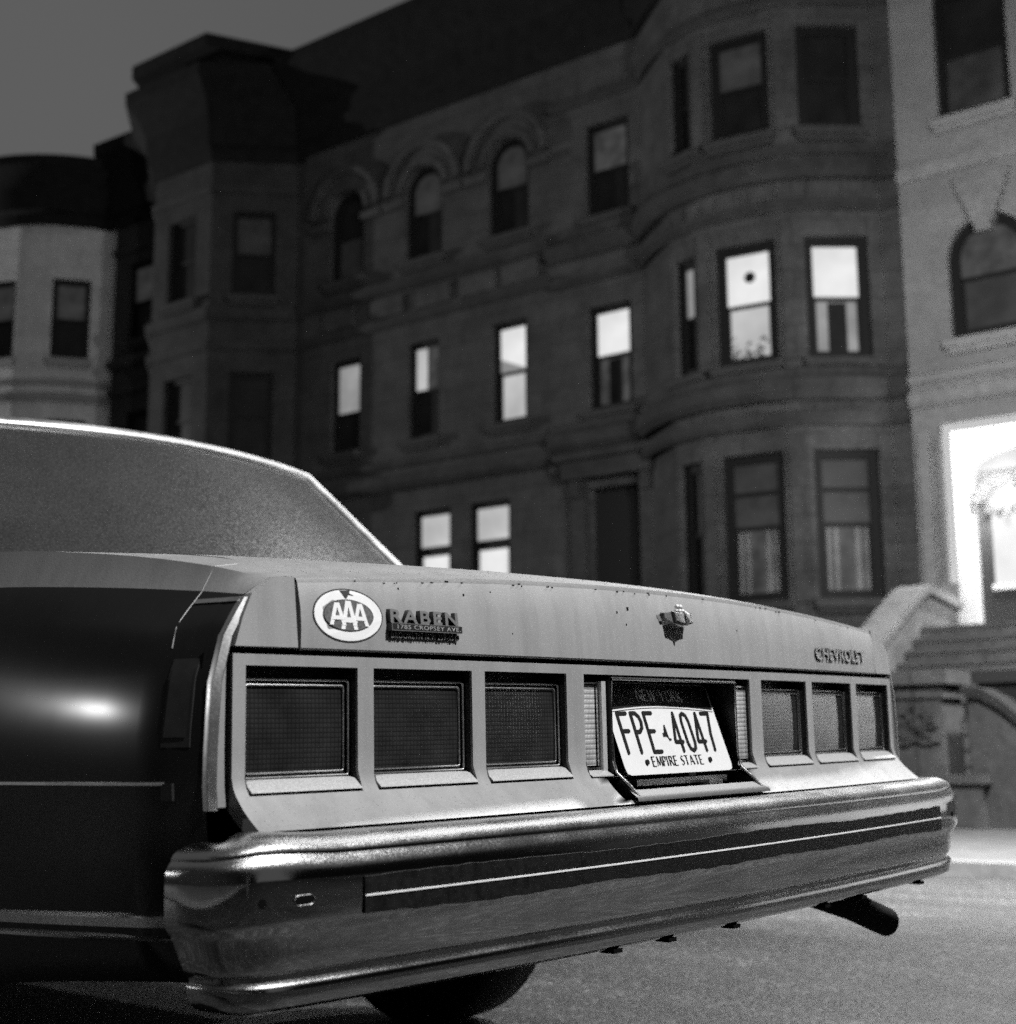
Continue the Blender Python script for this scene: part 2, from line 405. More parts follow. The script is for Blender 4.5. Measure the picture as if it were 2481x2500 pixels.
# --- rear lamp panel with openings
X1, X1b, X2, X2b, X3, X3b, X4 = .85, .6809, .6548, .4781, .4529, .2786, .2382
ZT, ZB = .800, .6466
openings = []
for s in (-1, 1):
    for a, b_ in ((X1b, X1), (X2b, X2), (X3b, X3)):
        openings.append((min(s*a, s*b_), max(s*a, s*b_), ZB, ZT))
holes = openings+[(-X4, X4, ZB, ZT), (-.203, .203, .613, ZB)]
def inhole(x, z): return any(h[0] < x < h[1] and h[2] < z < h[3] for h in holes)
xb = sorted(set([-.868, .868]+[h[i] for h in holes for i in (0, 1)])); xx = []
for a, b_ in zip(xb, xb[1:]):
    n = max(1, int((b_-a)/.03)); xx += [a+(b_-a)*i/n for i in range(n)]
xx.append(.868)
zb_ = [.608, .613, .622, .632, ZB, .656, .668, .70, .75, ZT, .8135]
mb = MB(); P = {}
def pv(x, z):
    y = panel_y(x, z)
    return (x, y, z)
for i in range(len(xx)-1):
    for j in range(len(zb_)-1):
        if inhole((xx[i]+xx[i+1])/2, (zb_[j]+zb_[j+1])/2): continue
        mb.add([pv(xx[i], zb_[j]), pv(xx[i+1], zb_[j]), pv(xx[i+1], zb_[j+1]), pv(xx[i], zb_[j+1])], [(0,1,2,3)])
def reveal(h, d=.035, mi=1):
    x0, x1, z0, z1 = h
    nx = 6; X = [x0+(x1-x0)*i/nx for i in range(nx+1)]; Z = [z0+(z1-z0)*i/6 for i in range(7)]
    lip = .004
    for z in ((z1,) if h[2] < .62 else (z0, z1)):
        if h[2] < .62: continue
        mb.grid([[pv(x, z) for x in X], [(x, panel_y(x, z)+lip, z) for x in X]], 0)
        mb.grid([[(x, panel_y(x, z)+lip, z) for x in X], [(x, bow(x)+d, z) for x in X]], mi)
    for x in (x0, x1):
        mb.grid([[pv(x, z) for z in Z], [(x, panel_y(x, z)+lip, z) for z in Z]], 0)
        mb.grid([[(x, panel_y(x, z)+lip, z) for z in Z], [(x, bow(x)+d, z) for z in Z]], mi)
for h in holes: reveal(h)
# toe underside, top return and side returns
mb.grid([[pv(x, .608) for x in xx if abs(x) >= .203 and x < 0], [(x, panel_y(x, .608)+.02, .604) for x in xx if abs(x) >= .203 and x < 0]], 0)
mb.grid([[pv(x, .608) for x in xx if x >= .203], [(x, panel_y(x, .608)+.02, .604) for x in xx if x >= .203]], 0)
mb.grid([[pv(x, .8135) for x in xx], [(x, bow(x)+.012, .8150) for x in xx]], 0)
for s in (-1, 1): mb.grid([[pv(s*.868, z) for z in zb_], [(s*.868, panel_y(.868, z)+.03, z) for z in zb_]], 0)
panel = mb.build('rear_panel', ['paint_grey', 'black_plastic'], car, 30)
# bottom corner: toe end
mb = MB()
# backing behind the openings and gap
mb.box(-.84, .84, .078, .085, .61, .83)
mb.build('panel_backing', 'black_void', car)
# --- trim at the rear edge of the fenders
def ribbon(m_, path, d0, d1, yo0, yo1):
    """flat strip following path (x,y,z); offsets in x"""
    m_.grid([[(p[0]+d0[i]*(1 if p[0] > 0 else -1), p[1]+yo0, p[2]) for i, p in enumerate(path)], [(p[0]+d1[i]*(1 if p[0] > 0 else -1), p[1]+yo1, p[2]) for i, p in enumerate(path)]])
PZ = [(.868,.635),(.8705,.66),(.8712,.70),(.871,.74),(.8705,.78),(.870,.80),(.867,.822)]
mb = MB(); mc = MB(); mv = MB()
for s in (-1, 1):
    base = [(s*(x+.003), bow(.87)+.006, z) for x, z in PZ]; n = len(base); Z0 = [0]*n
    ribbon(mb, base, Z0, [.0115]*n, 0, .003)
    ribbon(mb, base, [.0115]*n, [.0125]*n, .003, .02)
    ribbon(mv, base, Z0, Z0, 0, .02)
    ribbon(mv, base, [.0115]*n, [.022]*n, .014, .016)
    mc = MB()
    Zs = [.632,.66,.70,.74,.78,.81,.835,.86,.882]
    def sp_(z, dx, y): p = sidept(.05, z, s, dx); return (p.x, y, z)
    mc.grid([[sp_(z, -.0125, .064) for z in Zs], [sp_(z, -.0125, .044) for z in Zs], [sp_(z, -.009, .041) for z in Zs], [sp_(z, .001, .044) for z in Zs], [sp_(z, .0025, .050) for z in Zs], [sp_(z, -.001, .066) for z in Zs]])
    mc.sweep([0, 1, 2, 3], lambda i: [sidept((.05, .07, .09, .113)[i], a, s, b_) for a, b_ in ((.8835, -.002), (.8830, .0025), (.8775, .0030), (.8765, -.002))])
    mc.build('corner_moulding', 'chrome_trim', car, 30)
mb.build('fender_edge_strip', 'paint_grey', car, 30); mv.build('edge_groove', 'black_void', car)
# --- tail lamps
def rrect(x0, x1, z0, z1, r, n=6):
    pts = []
    for cx, cy, a0 in ((x1-r, z1-r, 0), (x0+r, z1-r, 90), (x0+r, z0+r, 180), (x1-r, z0+r, 270)):
        for i in range(n+1):
            a = radians(a0+90*i/n); pts.append((cx+r*cos(a), cy+r*sin(a)))
    return pts
def ring(m_, x0, x1, z0, z1, w, y0, y1, mi=0, yb=None):
    f = lambda x, y: y+bow(x)
    for a, b_, c, d in ((x0, x1, z1-w, z1), (x0, x1, z0, z0+w), (x0, x0+w, z0+w, z1-w), (x1-w, x1, z0+w, z1-w)):
        vs = [(x, f(x, y), z) for x in (a, b_) for y in (y0, y1) for z in (c, d)]
        m_.add(vs, [(0,1,3,2),(4,6,7,5),(0,4,5,1),(2,3,7,6),(0,2,6,4),(1,5,7,3)], mi)
for h in openings:
    x0, x1, z0, z1 = h; cx = (x0+x1)/2
    lamp = MB()
    lamp.grid([[(x0+(x1-x0)*i/4, bow(x0+(x1-x0)*i/4)+.034, z) for i in range(5)] for z in (z0, z1)])
    la = lamp.build('tail_lamp', 'black_plastic', car)
    r_ = MB()
    def wire(m_, a, b_, c, d, y, r):
        P_ = [(x, bow(x)+y, z) for x, z in rrect(a, b_, c, d, .003, 3)]; m_.tube(P_+P_[:2], r, 8, 0, False)
    wire(r_, x0+.0035, x1-.0035, .6665, z1-.0158, .0145, .0017); wire(r_, x0+.0100, x1-.0120, .6722, z1-.0222, .0135, .0011)
    r_.build('lamp_frame', 'chrome_trim', la, 60)
    r_ = MB(); ring(r_, x0+.0048, x1-.0048, .6683, z1-.0173, .0040, .019, .034)
    r_.build('lamp_gasket', 'black_plastic', la)
    l = MB()
    l.grid([[(xq-cx, bow(xq)+.0165-.0012*(1-((zq-.725)/.054)**2), zq) for xq in [x0+.010+(x1-x0-.022)*i/8 for i in range(9)]] for zq in [.673+i*(z1-.023-.673)/6 for i in range(7)]])
    l.build('lens', 'tail_lens', la, 60, loc=(cx, 0, 0))
    s_ = MB()
    X = [x0+.002+(x1-x0-.004)*i/6 for i in range(7)]
    s_.grid([[(x, bow(x)+.012, .6650) for x in X], [(x, bow(x)+.004, .6625) for x in X], [(x, bow(x)-.010, .6515) for x in X], [(x, bow(x)-.0105, .6500) for x in X], [(x, bow(x)+.010, .6490) for x in X]])
    s_.add([(x, y+bow(x), z) for x in (X[0], X[-1]) for y, z in ((.012,.665),(-.010,.6515),(.012,.649))], [(0,1,2),(3,4,5)])
    s_.build('lower_bezel', 'silver_paint', la, 30)
# --- backup lamps and plate housing
for s in (-1, 1):
    a, b_ = sorted((s*.2365, s*.1985)); cx = (a+b_)/2
    l = MB(); X = [a+(b_-a)*i/3 for i in range(4)]
    l.grid([[(x-cx, bow(x)+.012, z) for x in X] for z in (.664, .70, .74, .784)])
    bl = l.build('backup_lamp', 'backup_lens', car, 60, loc=(cx, 0, 0))
    r_ = MB(); f = lambda x: x-cx
    rr = MB(); ring(rr, min(s*.2375, s*.1935), max(s*.2375, s*.1935), .6585, .7885, .0028, .008, .03)
    rr.v = [(v[0]-cx, v[1], v[2]) for v in rr.v]; rr.build('lamp_frame', 'chrome', bl)
    rr = MB(); X = [min(s*.237, s*.186)+(.051)*i/3 for i in range(4)]
    rr.grid([[(x-cx, bow(x)+.010, .6575) for x in X], [(x-cx, bow(x)+.002, .656) for x in X], [(x-cx, bow(x)-.011, .6495) for x in X], [(x-cx, bow(x)-.011, .6480) for x in X], [(x-cx, bow(x)+.01, .6475) for x in X]])
    rr.build('lower_bezel', 'silver_paint', bl, 30)
    rr = MB(); a, b_ = sorted((s*.1935, s*.183)); rr.box(a-cx, b_-cx, .004, .03, .652, .790); rr.build('lamp_divider', 'silver_paint', bl)
hs = MB()   # housing: open box
hx, hz0, hz1 = .178, .618, .794
for s in (-1, 1): hs.grid([[(s*hx, -.040 if z < .64 else -.004, z), (s*hx, .075, z)] for z in (hz0, .63, .64, .70, hz1)])
hs.grid([[(-hx, -.004, hz1), (hx, -.004, hz1)], [(-hx, .075, hz1), (hx, .075, hz1)]])
hs.grid([[(-hx, -.046, hz0), (hx, -.046, hz0)], [(-hx, .075, hz0+.01), (hx, .075, hz0+.01)]])
hs.grid([[(-hx, .075, hz0), (hx, .075, hz0)], [(-hx, .075, hz1), (hx, .075, hz1)]])
hous = hs.build('plate_housing', 'black_plastic', car)
fr = MB(); w = .0028
path = [(-hx, -.048, hz0), (-hx, -.034, .632), (-hx, -.010, .652), (-hx, -.003, .67), (-hx, -.003, hz1), (hx, -.003, hz1), (hx, -.003, .67), (hx, -.010, .652), (hx, -.034, .632), (hx, -.048, hz0)]
fr.tube(path, w, 8); hsf = fr.build('housing_frame', 'chrome', hous, 50)
fr = MB(); fr.grid([[(-hx-.006, -.036, .627), (hx+.006, -.036, .627)], [(-hx-.010, -.048, .620), (hx+.010, -.048, .620)], [(-hx-.012, -.055, .616), (hx+.012, -.055, .616)], [(-hx-.013, -.057, .611), (hx+.013, -.057, .611)]])
fr.build('housing_lip', 'dirty_trim', hous, 40)
# --- licence plate
PN = Vector((0, -.949, .316)); PU = Vector((0, .316, .949))   # outward normal, up
P0 = Vector((0, -.010, .647))
def pl(u, w, d=0):
    warp = .0035*(u/.152)**2*(w/.152)+.002*sin(u*22)*(w/.152)
    return P0+Vector((u, 0, 0))+PU*w+PN*(d-warp)
def slab(m_, W, H, r, d0, d1):
    # gridded slab so that it can bend; rounded corners by clamping
    n, k = 24, 12; 
    def cl(u, w):
        cx = max(-W+r, min(W-r, u)); cw = max(r, min(H-r, w)); dx, dw = u-cx, w-cw
        L = sqrt(dx*dx+dw*dw)
        if L > r: return cx+dx*r/L, cw+dw*r/L
        return u, w
    us = [-W+2*W*i/n for i in range(n+1)]; ws = [H*j/k for j in range(k+1)]
    F = [[pl(*cl(u, w_), d1) for u in us] for w_ in ws]; Bk = [[pl(*cl(u, w_), d0) for u in us] for w_ in ws]
    m_.grid(F); m_.grid(Bk)
    for rowF, rowB in ((F[0], Bk[0]), (F[-1], Bk[-1]), ([r_[0] for r_ in F], [r_[0] for r_ in Bk]), ([r_[-1] for r_ in F], [r_[-1] for r_ in Bk])): m_.grid([rowF, rowB])
mb = MB(); slab(mb, .1524, .152, .010, -.0012, 0)
plate = mb.build('license_plate', 'plate_white', car, 40)
mb = MB(); band = []
n = 24
rows = []
for t in (0, .25, .5, .75, 1):
    rows.append([pl(-.1485+.297*i/n, (.1065+.006*cos(pi*(i/n-.5)))*(1-t)+.149*t, .0006) for i in range(n+1)])
mb.grid(rows); mb.build('top_band', 'plate_dark', plate)
mb = MB(); mb.grid([[pl(-.1485+.297*i/n, (.1025+dz_+.006*cos(pi*(i/n-.5))), .0005) for i in range(n+1)] for dz_ in (0, .0011)]); mb.build('band_line', 'plate_dark', plate)
# stroke glyphs for the serial (tubes, embossed)
GL = {'F': [[(1,1),(0,1),(0,0)],[(0,.55),(.8,.55)]], 'P': [[(0,0),(0,1),(.55,1),(.9,.9),(1,.78),(.9,.62),(.55,.52),(0,.52)]],
      'E': [[(1,1),(0,1),(0,0),(1,0)],[(0,.53),(.8,.53)]], '4': [[(.72,0),(.72,1),(0,.3),(0,.24),(1,.24)]],
      '0': [[(.5,0),(.15,.06),(0,.22),(0,.78),(.15,.94),(.5,1),(.85,.94),(1,.78),(1,.22),(.85,.06),(.5,0)]], '7': [[(0,1),(1,1),(.5,.45),(.36,0)]]}
mb = MB()
def stroke(m_, pts, r, fn):
    pts = [Vector((p[0], p[1], 0)) for p in pts]
    for a, b_ in zip(pts, pts[1:]):
        d = (b_-a).normalized(); nn = Vector((-d.y, d.x, 0))
        poly = []
        for c, a0 in ((b_, 0), (a, pi)):
            for k_ in range(7):
                an = a0-pi/2+pi*k_/6; v = d*cos(an)+nn*sin(an); poly.append((c.x+v.x*r, c.y+v.y*r))
        m_.prism(poly, lambda x, y: fn(x, y, .0001), lambda x, y: fn(x, y, .0016))
cw, chh = .0215, .0640
for ch, cx in (('F', -.121), ('P', -.087), ('E', -.053), ('4', .0165), ('0', .051), ('4', .0850), ('7', .118)):
    mb = MB()
    for st in GL[ch]: stroke(mb, [(cx-cw/2+p[0]*cw, .036+p[1]*chh) for p in st], .0031, pl)
    mb.build('serial_character', 'ink', plate)
mb = MB()   # small map of the state between the groups
mp_ = [(-.0125,.060),(-.0125,.066),(-.0075,.0675),(-.006,.072),(-.003,.079),(.000,.0805),(.001,.072),(.0015,.062),(.0028,.057),(.0070,.0575),(.0085,.0545),(.0020,.0530),(-.0005,.0585),(-.004,.0605)]
mb.prism([(x-.013, z) for x, z in mp_], lambda x, y: pl(x, y, .0002), lambda x, y: pl(x, y, .0010)); mb.build('state_map', 'ink', plate)
# flared serif letters for state name and motto
def serif(m_, txt, x0, w0, h, fn, wd, gap=.22, d0=.0002, d1=.001, T=.17, t=.07):
    S = {'N': [((0,0),(0,1),t),((0,1),(.8,0),T),((.8,0),(.8,1),t)], 'E': [((0,0),(0,1),T),((0,1),(.6,1),t),((0,.52),(.5,.52),t),((0,0),(.62,0),t)],
         'W': [((0,1),(.28,0),T),((.28,0),(.55,.95),t),((.55,.95),(.82,0),T),((.82,0),(1.1,1),t)], 'Y': [((0,1),(.4,.48),T),((.8,1),(.4,.48),t),((.4,.48),(.4,0),T)],
         'O': None, 'R': [((0,0),(0,1),T),((0,1),(.42,.96),t),((.42,.96),(.55,.76),T),((.55,.76),(.4,.55),t),((.4,.55),(0,.52),t),((.3,.52),(.72,0),T)],
         'K': [((0,0),(0,1),T),((0,.45),(.6,1),t),((.2,.58),(.72,0),T)], 'M': [((0,0),(.12,1),t),((.12,1),(.48,.1),T),((.48,.1),(.84,1),t),((.84,1),(.95,0),T)],
         'P': [((0,0),(0,1),T),((0,1),(.42,.96),t),((.42,.96),(.55,.74),T),((.55,.74),(.4,.5),t),((.4,.5),(0,.47),t)], 'I': [((0,0),(0,1),T)],
         'S': [((.5,.88),(.28,1),t),((.28,1),(.04,.8),t),((.04,.8),(.12,.58),T),((.12,.58),(.48,.38),T),((.48,.38),(.5,.16),T),((.5,.16),(.25,0),t),((.25,0),(0,.12),t)],
         'T': [((0,1),(.74,1),t),((.37,1),(.37,0),T)], 'A': [((0,0),(.4,1),t),((.4,1),(.8,0),T),((.15,.34),(.65,.34),t)]}
    W = {'N': .8,'E': .6,'W': 1.1,'Y': .8,'O': .85,'R': .68,'K': .68,'M': .95,'P': .55,'I': .17,'S': .5,'T': .74,'A': .8,' ': .25}
    x = x0
    for c in txt:
        if c == 'O':
            N_ = 18
            for k_ in range(N_):
                a, b_ = 2*pi*k_/N_, 2*pi*(k_+1)/N_
                q4 = [(.425+(.425+dx*tt)*cos(an), .5+(.5+dz_*tt)*sin(an)) for an, tt in ((a, 1), (b_, 1), (b_, -1), (a, -1)) for dx, dz_ in ((.075, .035),)]
                m_.prism([(x+p[0]*h*wd, w0+p[1]*h) for p in q4], lambda a_, c_: fn(a_, c_, d0), lambda a_, c_: fn(a_, c_, d1))
        elif c != ' ':
            for a, b_, tk in S[c]:
                A, Bq = Vector((a[0]*wd, a[1])), Vector((b_[0]*wd, b_[1])); d = (Bq-A).normalized(); nn = Vector((-d.y, d.x))*tk/2
                m_.prism([(x+v.x*h, w0+v.y*h) for v in (A+nn*1.15, A-nn*1.15, (A+Bq)/2-nn*.85, Bq-nn*1.15, Bq+nn*1.15, (A+Bq)/2+nn*.85)], lambda a_, c_: fn(a_, c_, d0), lambda a_, c_: fn(a_, c_, d1))
        x += (W[c]*wd+gap)*h
    return x
mb = MB(); serif(mb, 'EMPIRE STATE', -.0765, .0125, .0155, pl, .88, .27); mb.build('motto', 'ink', plate)
mb = MB(); serif(mb, 'NEW YORK', -.068, .1205, .0185, pl, .92, .26, .0007, .0012, .20, .11); mb.build('state_name', 'plate_band_text', plate)
mb = MB()
for bx in (-.092, .089): mb.prism([(bx+.0042*cos(2*pi*i/14), .0195+.0042*sin(2*pi*i/14)) for i in range(14)], lambda x, y: pl(x, y, 0), lambda x, y: pl(x, y, .003))
mb.build('bolt', 'ink', plate)
mb = MB(); mb.box(-.12, .14, -.004, .03, .630, .640); mb.box(.06, .10, -.02, .02, .624, .634); mb.build('plate_bracket', 'chrome_dusty', hous)
# --- sticker
AX, AZ = -.7005, .8655
def onlid(x, z, d=0):
    xx_ = x; t = (z-.8215)/(cz(xx_)-.0235-.80); t = max(0, min(1, (z-.8215)/(cz(xx_)-.8235)))
    p = lid(xx_, t); return Vector((x, p.y-d, z))
def ell(a, b_, n=48, cx=AX, cz_=AZ): return [(cx+a*cos(2*pi*i/n), cz_+b_*sin(2*pi*i/n)) for i in range(n)]
def decal(m_, poly, d0, d1): m_.prism(poly, lambda x, z: onlid(x, z, d0), lambda x, z: onlid(x, z, d1))
mb = MB(); decal(mb, ell(.0565, .0345), -.002, .0004); stick = mb.build('oval_sticker', 'sticker_black', lidm)
mb = MB(); decal(mb, ell(.0545, .0325), .0001, .0007); mb.build('white_ring', 'sticker_white', stick)
mb = MB(); decal(mb, ell(.0405, .0205), .0004, .0010); mb.build('ring_line', 'sticker_black', stick)
mb = MB(); decal(mb, ell(.0395, .0195), .0007, .0013); mb.build('centre_field', 'sticker_grey', stick)
mb = MB()
def Aglyph(m_, cx, z0, w, h, st=.0052):
    for q4 in ([(cx-w/2, z0), (cx-w/2+st*1.15, z0), (cx+st*.35, z0+h), (cx-st*.75, z0+h)], [(cx+w/2, z0), (cx+w/2-st*1.15, z0), (cx-st*.35, z0+h), (cx+st*.75, z0+h)],
               [(cx-w*.33, z0+h*.24), (cx+w*.33, z0+h*.24), (cx+w*.26, z0+h*.42), (cx-w*.26, z0+h*.42)]):
        decal(m_, q4, .0009, .0018)
Aglyph(mb, AX-.0185, AZ-.0130, .0265, .0285); Aglyph(mb, AX+.0185, AZ-.0130, .0265, .0285); Aglyph(mb, AX, AZ-.0180, .0275, .0365, .0056)
mb.build('sticker_letters', 'sticker_white', stick)
mb = MB(); decal(mb, [(AX-.011, AZ+.0315), (AX+.006, AZ+.0325), (AX+.0045, AZ+.0285), (AX+.011, AZ+.0260), (AX+.003, AZ+.0268), (AX-.0005, AZ+.0225), (AX-.0025, AZ+.0220), (AX-.0055, AZ+.0255)], .0004, .0012)
mb.build('sticker_mark', 'sticker_black', stick)
# --- dealer badge (raised plastic letters on two bars)
BX, BY = -.6385, .0
mb = MB(); decal(mb, [(-.6375,.8485),(-.5110,.8485),(-.5110,.8585),(-.6375,.8585)], -.002, .0095)
badge = mb.build('dealer_badge', 'badge_side', lidm)
mb = MB(); 
for a, b_, c, d in ((-.6375,-.5110,.8577,.8585),(-.6375,-.5110,.8485,.8493),(-.6375,-.6367,.8485,.8585),(-.5118,-.5110,.8485,.8585)): decal(mb, [(a,c),(b_,c),(b_,d),(a,d)], .0093, .0100)
mb.build('bar_edge', 'badge_face', badge)
def badge_text(txt, x0, x1, z0, size, ext, off, mats, parent, name, spacing=1.0, ref=None, bold=.0):
    o = text_mesh(txt, size, ext, lambda a, b_, c: Vector((a, b_, c)), name, mats, parent, 1, offset=bold, spacing=spacing)
    me = o.data; xs0 = [v.co.x for v in me.vertices]; s_ = (x1-x0)/(max(xs0)-min(xs0)); m0 = min(xs0)
    for v in me.vertices:
        x, z, c = v.co.x, v.co.y, v.co.z
        X = x0+(x-m0)*s_; Zz = z0+z
        p = onlid(X, Zz, off+c+ext); v.co = p
    return o
badge_text('RABEN', -.6365, -.5150, .8595, .0245, .004, -.001, ['badge_face', 'badge_side'], badge, 'dealer_name', 1.25, bold=.0006)
badge_text('1785 CROPSEY AVE.', -.628, -.5145, .8510, .0078, .0003, .0095, ['badge_small_text'], badge, 'street_address', 1.1)
badge_text('BROOKLYN N.Y. 259-4540', -.6340, -.5115, .8392, .0110, .0026, -.001, ['badge_face', 'badge_side'], badge, 'town_and_phone', 1.1)
# --- maker's name on the right
badge_text('CHEVROLET', .485, .712, .8425, .0325, .0026, -.001, ['chrome', 'badge_side'], lidm, 'maker_name', 1.0, bold=.0004)
# --- crest on the lid
mb = MB(); ey = lambda x, z, d: onlid(x, z, d)
ez0, ez1 = .8760, .9015
def em(poly0, poly1, d0, d1, mi=0):
    n_ = len(poly0); vs = [ey(x, z, d0) for x, z in poly0]+[ey(x, z, d1) for x, z in poly1]
    mb.add(vs, [(i, (i+1) % n_, n_+(i+1) % n_, n_+i) for i in range(n_)]+[tuple(range(n_)), tuple(range(n_, 2*n_))], mi)
base0 = [(-.032,.881),(0,.876),(.032,.881),(.032,.9015),(-.032,.9015)]
base1 = [(-.026,.8855),(0,.8815),(.026,.8855),(.027,.903),(-.027,.903)]
em(base0, base1, -.002, .018)
em([(-.044,.8975),(.044,.8975),(.040,.9025),(-.040,.9025)], [(-.043,.899),(.043,.899),(.039,.9025),(-.039,.9025)], -.002, .006)
em([(-.030,.8885),(-.033,.8985),(-.044,.8985),(-.040,.8885)], [(-.030,.8885),(-.033,.8985),(-.042,.8985),(-.038,.8885)], -.002, .005)
crest = mb.build('crest_emblem', 'chrome', lidm)
mb = MB()
em([(-.027,.8865),(0,.8825),(.027,.8865),(.028,.904),(-.028,.904)], [(-.0255,.8865),(0,.883),(.0255,.8865),(.0265,.903),(-.0265,.903)], .019, .0225)
mb.build('crest_rim', 'badge_side', crest)
mb = MB()
for s in (-1, 1):
    c_ = ey(0, .893, .029); pts = [ey(s*.003, .885, .026), ey(s*.0235, .8885, .0225), ey(s*.0245, .9020, .0225), ey(s*.003, .9020, .026)]
    for i in range(12):   # radiating ribs, pleated
        def edge(t):
            L = [pts[1], pts[2]]; return L[0].lerp(L[1], t)
        a_, b2 = edge(i/12), edge((i+1)/12); o1 = pts[0].lerp(pts[3], i/12); o2 = pts[0].lerp(pts[3], (i+1)/12)
        md, mo = (a_+b2)/2+Vector((0, -.0016, 0)), (o1+o2)/2+Vector((0, -.0006, 0))
        mb.add([o1, a_, md, mo, b2, o2], [(0,1,2,3),(3,2,4,5)])
mb.tube([ey(0, .8815, .026), ey(0, .890, .031), ey(0, .898, .0315), ey(0, .9045, .026)], [.0018, .0032, .0034, .002], 10)
def ball(m_, c, r, n=10):
    c = Vector(c); P_ = [[c+Vector((r*sin(pi*i/n)*cos(2*pi*j/n), r*sin(pi*i/n)*sin(2*pi*j/n), r*cos(pi*i/n))) for j in range(n+1)] for i in range(n+1)]; m_.grid(P_)
for dx, dz, r in ((-.0045, .9125, .0042), (.0045, .9125, .0042), (-.009, .9055, .0036), (0, .9055, .0042), (.009, .9055, .0036)): ball(mb, ey(dx, dz, .017), r)
mb.build('crest_crown', 'silver_paint', crest, 40)
# --- bumper
half = [(0,-.120),(.15,-.1175),(.345,-.1135),(.55,-.1045),(.72,-.0935),(.82,-.0845),(.88,-.0765),(.915,-.0690),(.940,-.0600),(.956,-.0480),(.966,-.0320),(.971,-.012),(.972,.0),(.972,.022)]
bpath = [(-x, y) for x, y in half[:0:-1]]+half
def subdiv(p):
    out = []
    for a, b_ in zip(p, p[1:]):
        n_ = max(1, int(math.dist(a, b_)/.02)); out += [(a[0]+(b_[0]-a[0])*i/n_, a[1]+(b_[1]-a[1])*i/n_) for i in range(n_)]
    return out+[p[-1]]
bp = subdiv(bpath)
for _ in range(3): bp = [bp[0]]+[((bp[i-1][0]+2*bp[i][0]+bp[i+1][0])/4, (bp[i-1][1]+2*bp[i][1]+bp[i+1][1])/4) for i in range(1, len(bp)-1)]+[bp[-1]]
def nrm(i):
    a, b_ = bp[max(0, i-1)], bp[min(len(bp)-1, i+1)]; d = Vector((b_[0]-a[0], b_[1]-a[1])).normalized(); return Vector((d.y, -d.x))
BPROF = [(-.105,.599),(-.075,.605),(-.045,.6055),(-.028,.603),(-.017,.598),(-.0105,.592),(-.0075,.5865),(-.0078,.5835),(-.0050,.5795),(-.0015,.574),(.0003,.567),(.001,.558),(.001,.535),(.0002,.516),(-.003,.509),(-.0085,.503),(-.0105,.498),(-.0135,.480),(-.0165,.465),(-.0185,.4595),(-.0215,.457),(-.0215,.451),(-.0165,.4475),(-.0150,.4445),(-.0158,.432),(-.0185,.423),(-.026,.4185),(-.050,.417)]
def bprof(i, pr):
    x, y = bp[i]; nn = nrm(i)
    tt = smoothstep((abs(x)-.90)/.07)
    out = []
    for o_, z in pr:
        if o_ < -.03: o_ = -.03+(o_+.03)*(1-.45*tt)
        zz = z
        if z > .56: zz = z-.010*tt*((z-.56)/.045)+.004*smoothstep((abs(x)-.8)/.1)
        if z < .50: o_ -= (.50-z)*.30*tt
        out.append((x+nn.x*o_, y+nn.y*o_, zz))
    return out
mb = MB(); mb.sweep(bp, lambda i: bprof(i, BPROF), 0, False, False)
for e_ in (0, len(bp)-1):
    r_ = bprof(e_, BPROF); mb.add(r_, [tuple(range(len(r_)))])
bumper = mb.build('bumper', 'chrome_bumper', car, 40)
mb = MB()
idx = [i for i, p in enumerate(bp) if abs(p[0]) < .792]
def strip(i, z0, z1, d):
    x, y = bp[i]; nn = nrm(i)
    return [(x-nn.x*.002, y-nn.y*.002, z0), (x+nn.x*d, y+nn.y*d, z0+.001), (x+nn.x*d, y+nn.y*d, z1-.001), (x-nn.x*.002, y-nn.y*.002, z1)]
rag = {}
for i in idx: rag[i] = (random.uniform(-.0012, .0012)+.0015*sin(bp[i][0]*14), random.uniform(-.001, .001)+.0016*sin(bp[i][0]*9+1))
mb.sweep(idx, lambda k_: strip(idx[k_], .5125+rag[idx[k_]][0], .5570+rag[idx[k_]][1], .0034))
rub = mb.build('rub_strip', 'vinyl', bumper, 30)
mb = MB(); mb.sweep(idx, lambda k_: strip(idx[k_], .5330, .5370, .0048)); mb.build('white_insert', 'white_insert', rub, 30)
mb = MB(); mo = MB()
for sx, hw in ((-.864, .0125), (.872, .006), (-.905, .004)):
    i = min(range(len(bp)), key=lambda k_: abs(bp[k_][0]-sx)); x, y = bp[i]; nn = nrm(i); tt = Vector((-nn.y, nn.x))
    pts = []
    for k_ in range(20):
        a = 2*pi*k_/20; c_ = (hw-.0055 if hw > .006 else 0)*(1 if cos(a) > 0 else -1); pts.append((c_+min(hw, .0055)*cos(a), .537+.0055*sin(a)))
    f = lambda d: (lambda a_, z: (x+tt.x*a_+nn.x*d, y+tt.y*a_+nn.y*d, z))
    mb.prism(pts, f(-.001), f(.0022))
    if hw > .006: mo.tube([f(.0022)(a_, z) for a_, z in pts+pts[:1]], .0007, 6)
    sl = mb.build('bolt_slot', 'black_void', bumper); mb = MB()
    if hw > .006: mo.build('slot_rim', 'chrome', sl)
for bx in (-.30, -.17, .0, .30, .45, .72):
    mb = MB(); i = min(range(len(bp)), key=lambda k_: abs(bp[k_][0]-bx)); x, y = bp[i]; mb.box(x-.010, x+.010, y+.022, y+.045, .4120, .4175)
    mb.build('bumper_clip', 'black_void', bumper)
mb = MB(); mb.tube([(.30,.10,.455),(.50,.065,.415),(.66,.05,.370),(.800,.048,.325)], [.024,.027,.0275,.0285], 20, 0, False)
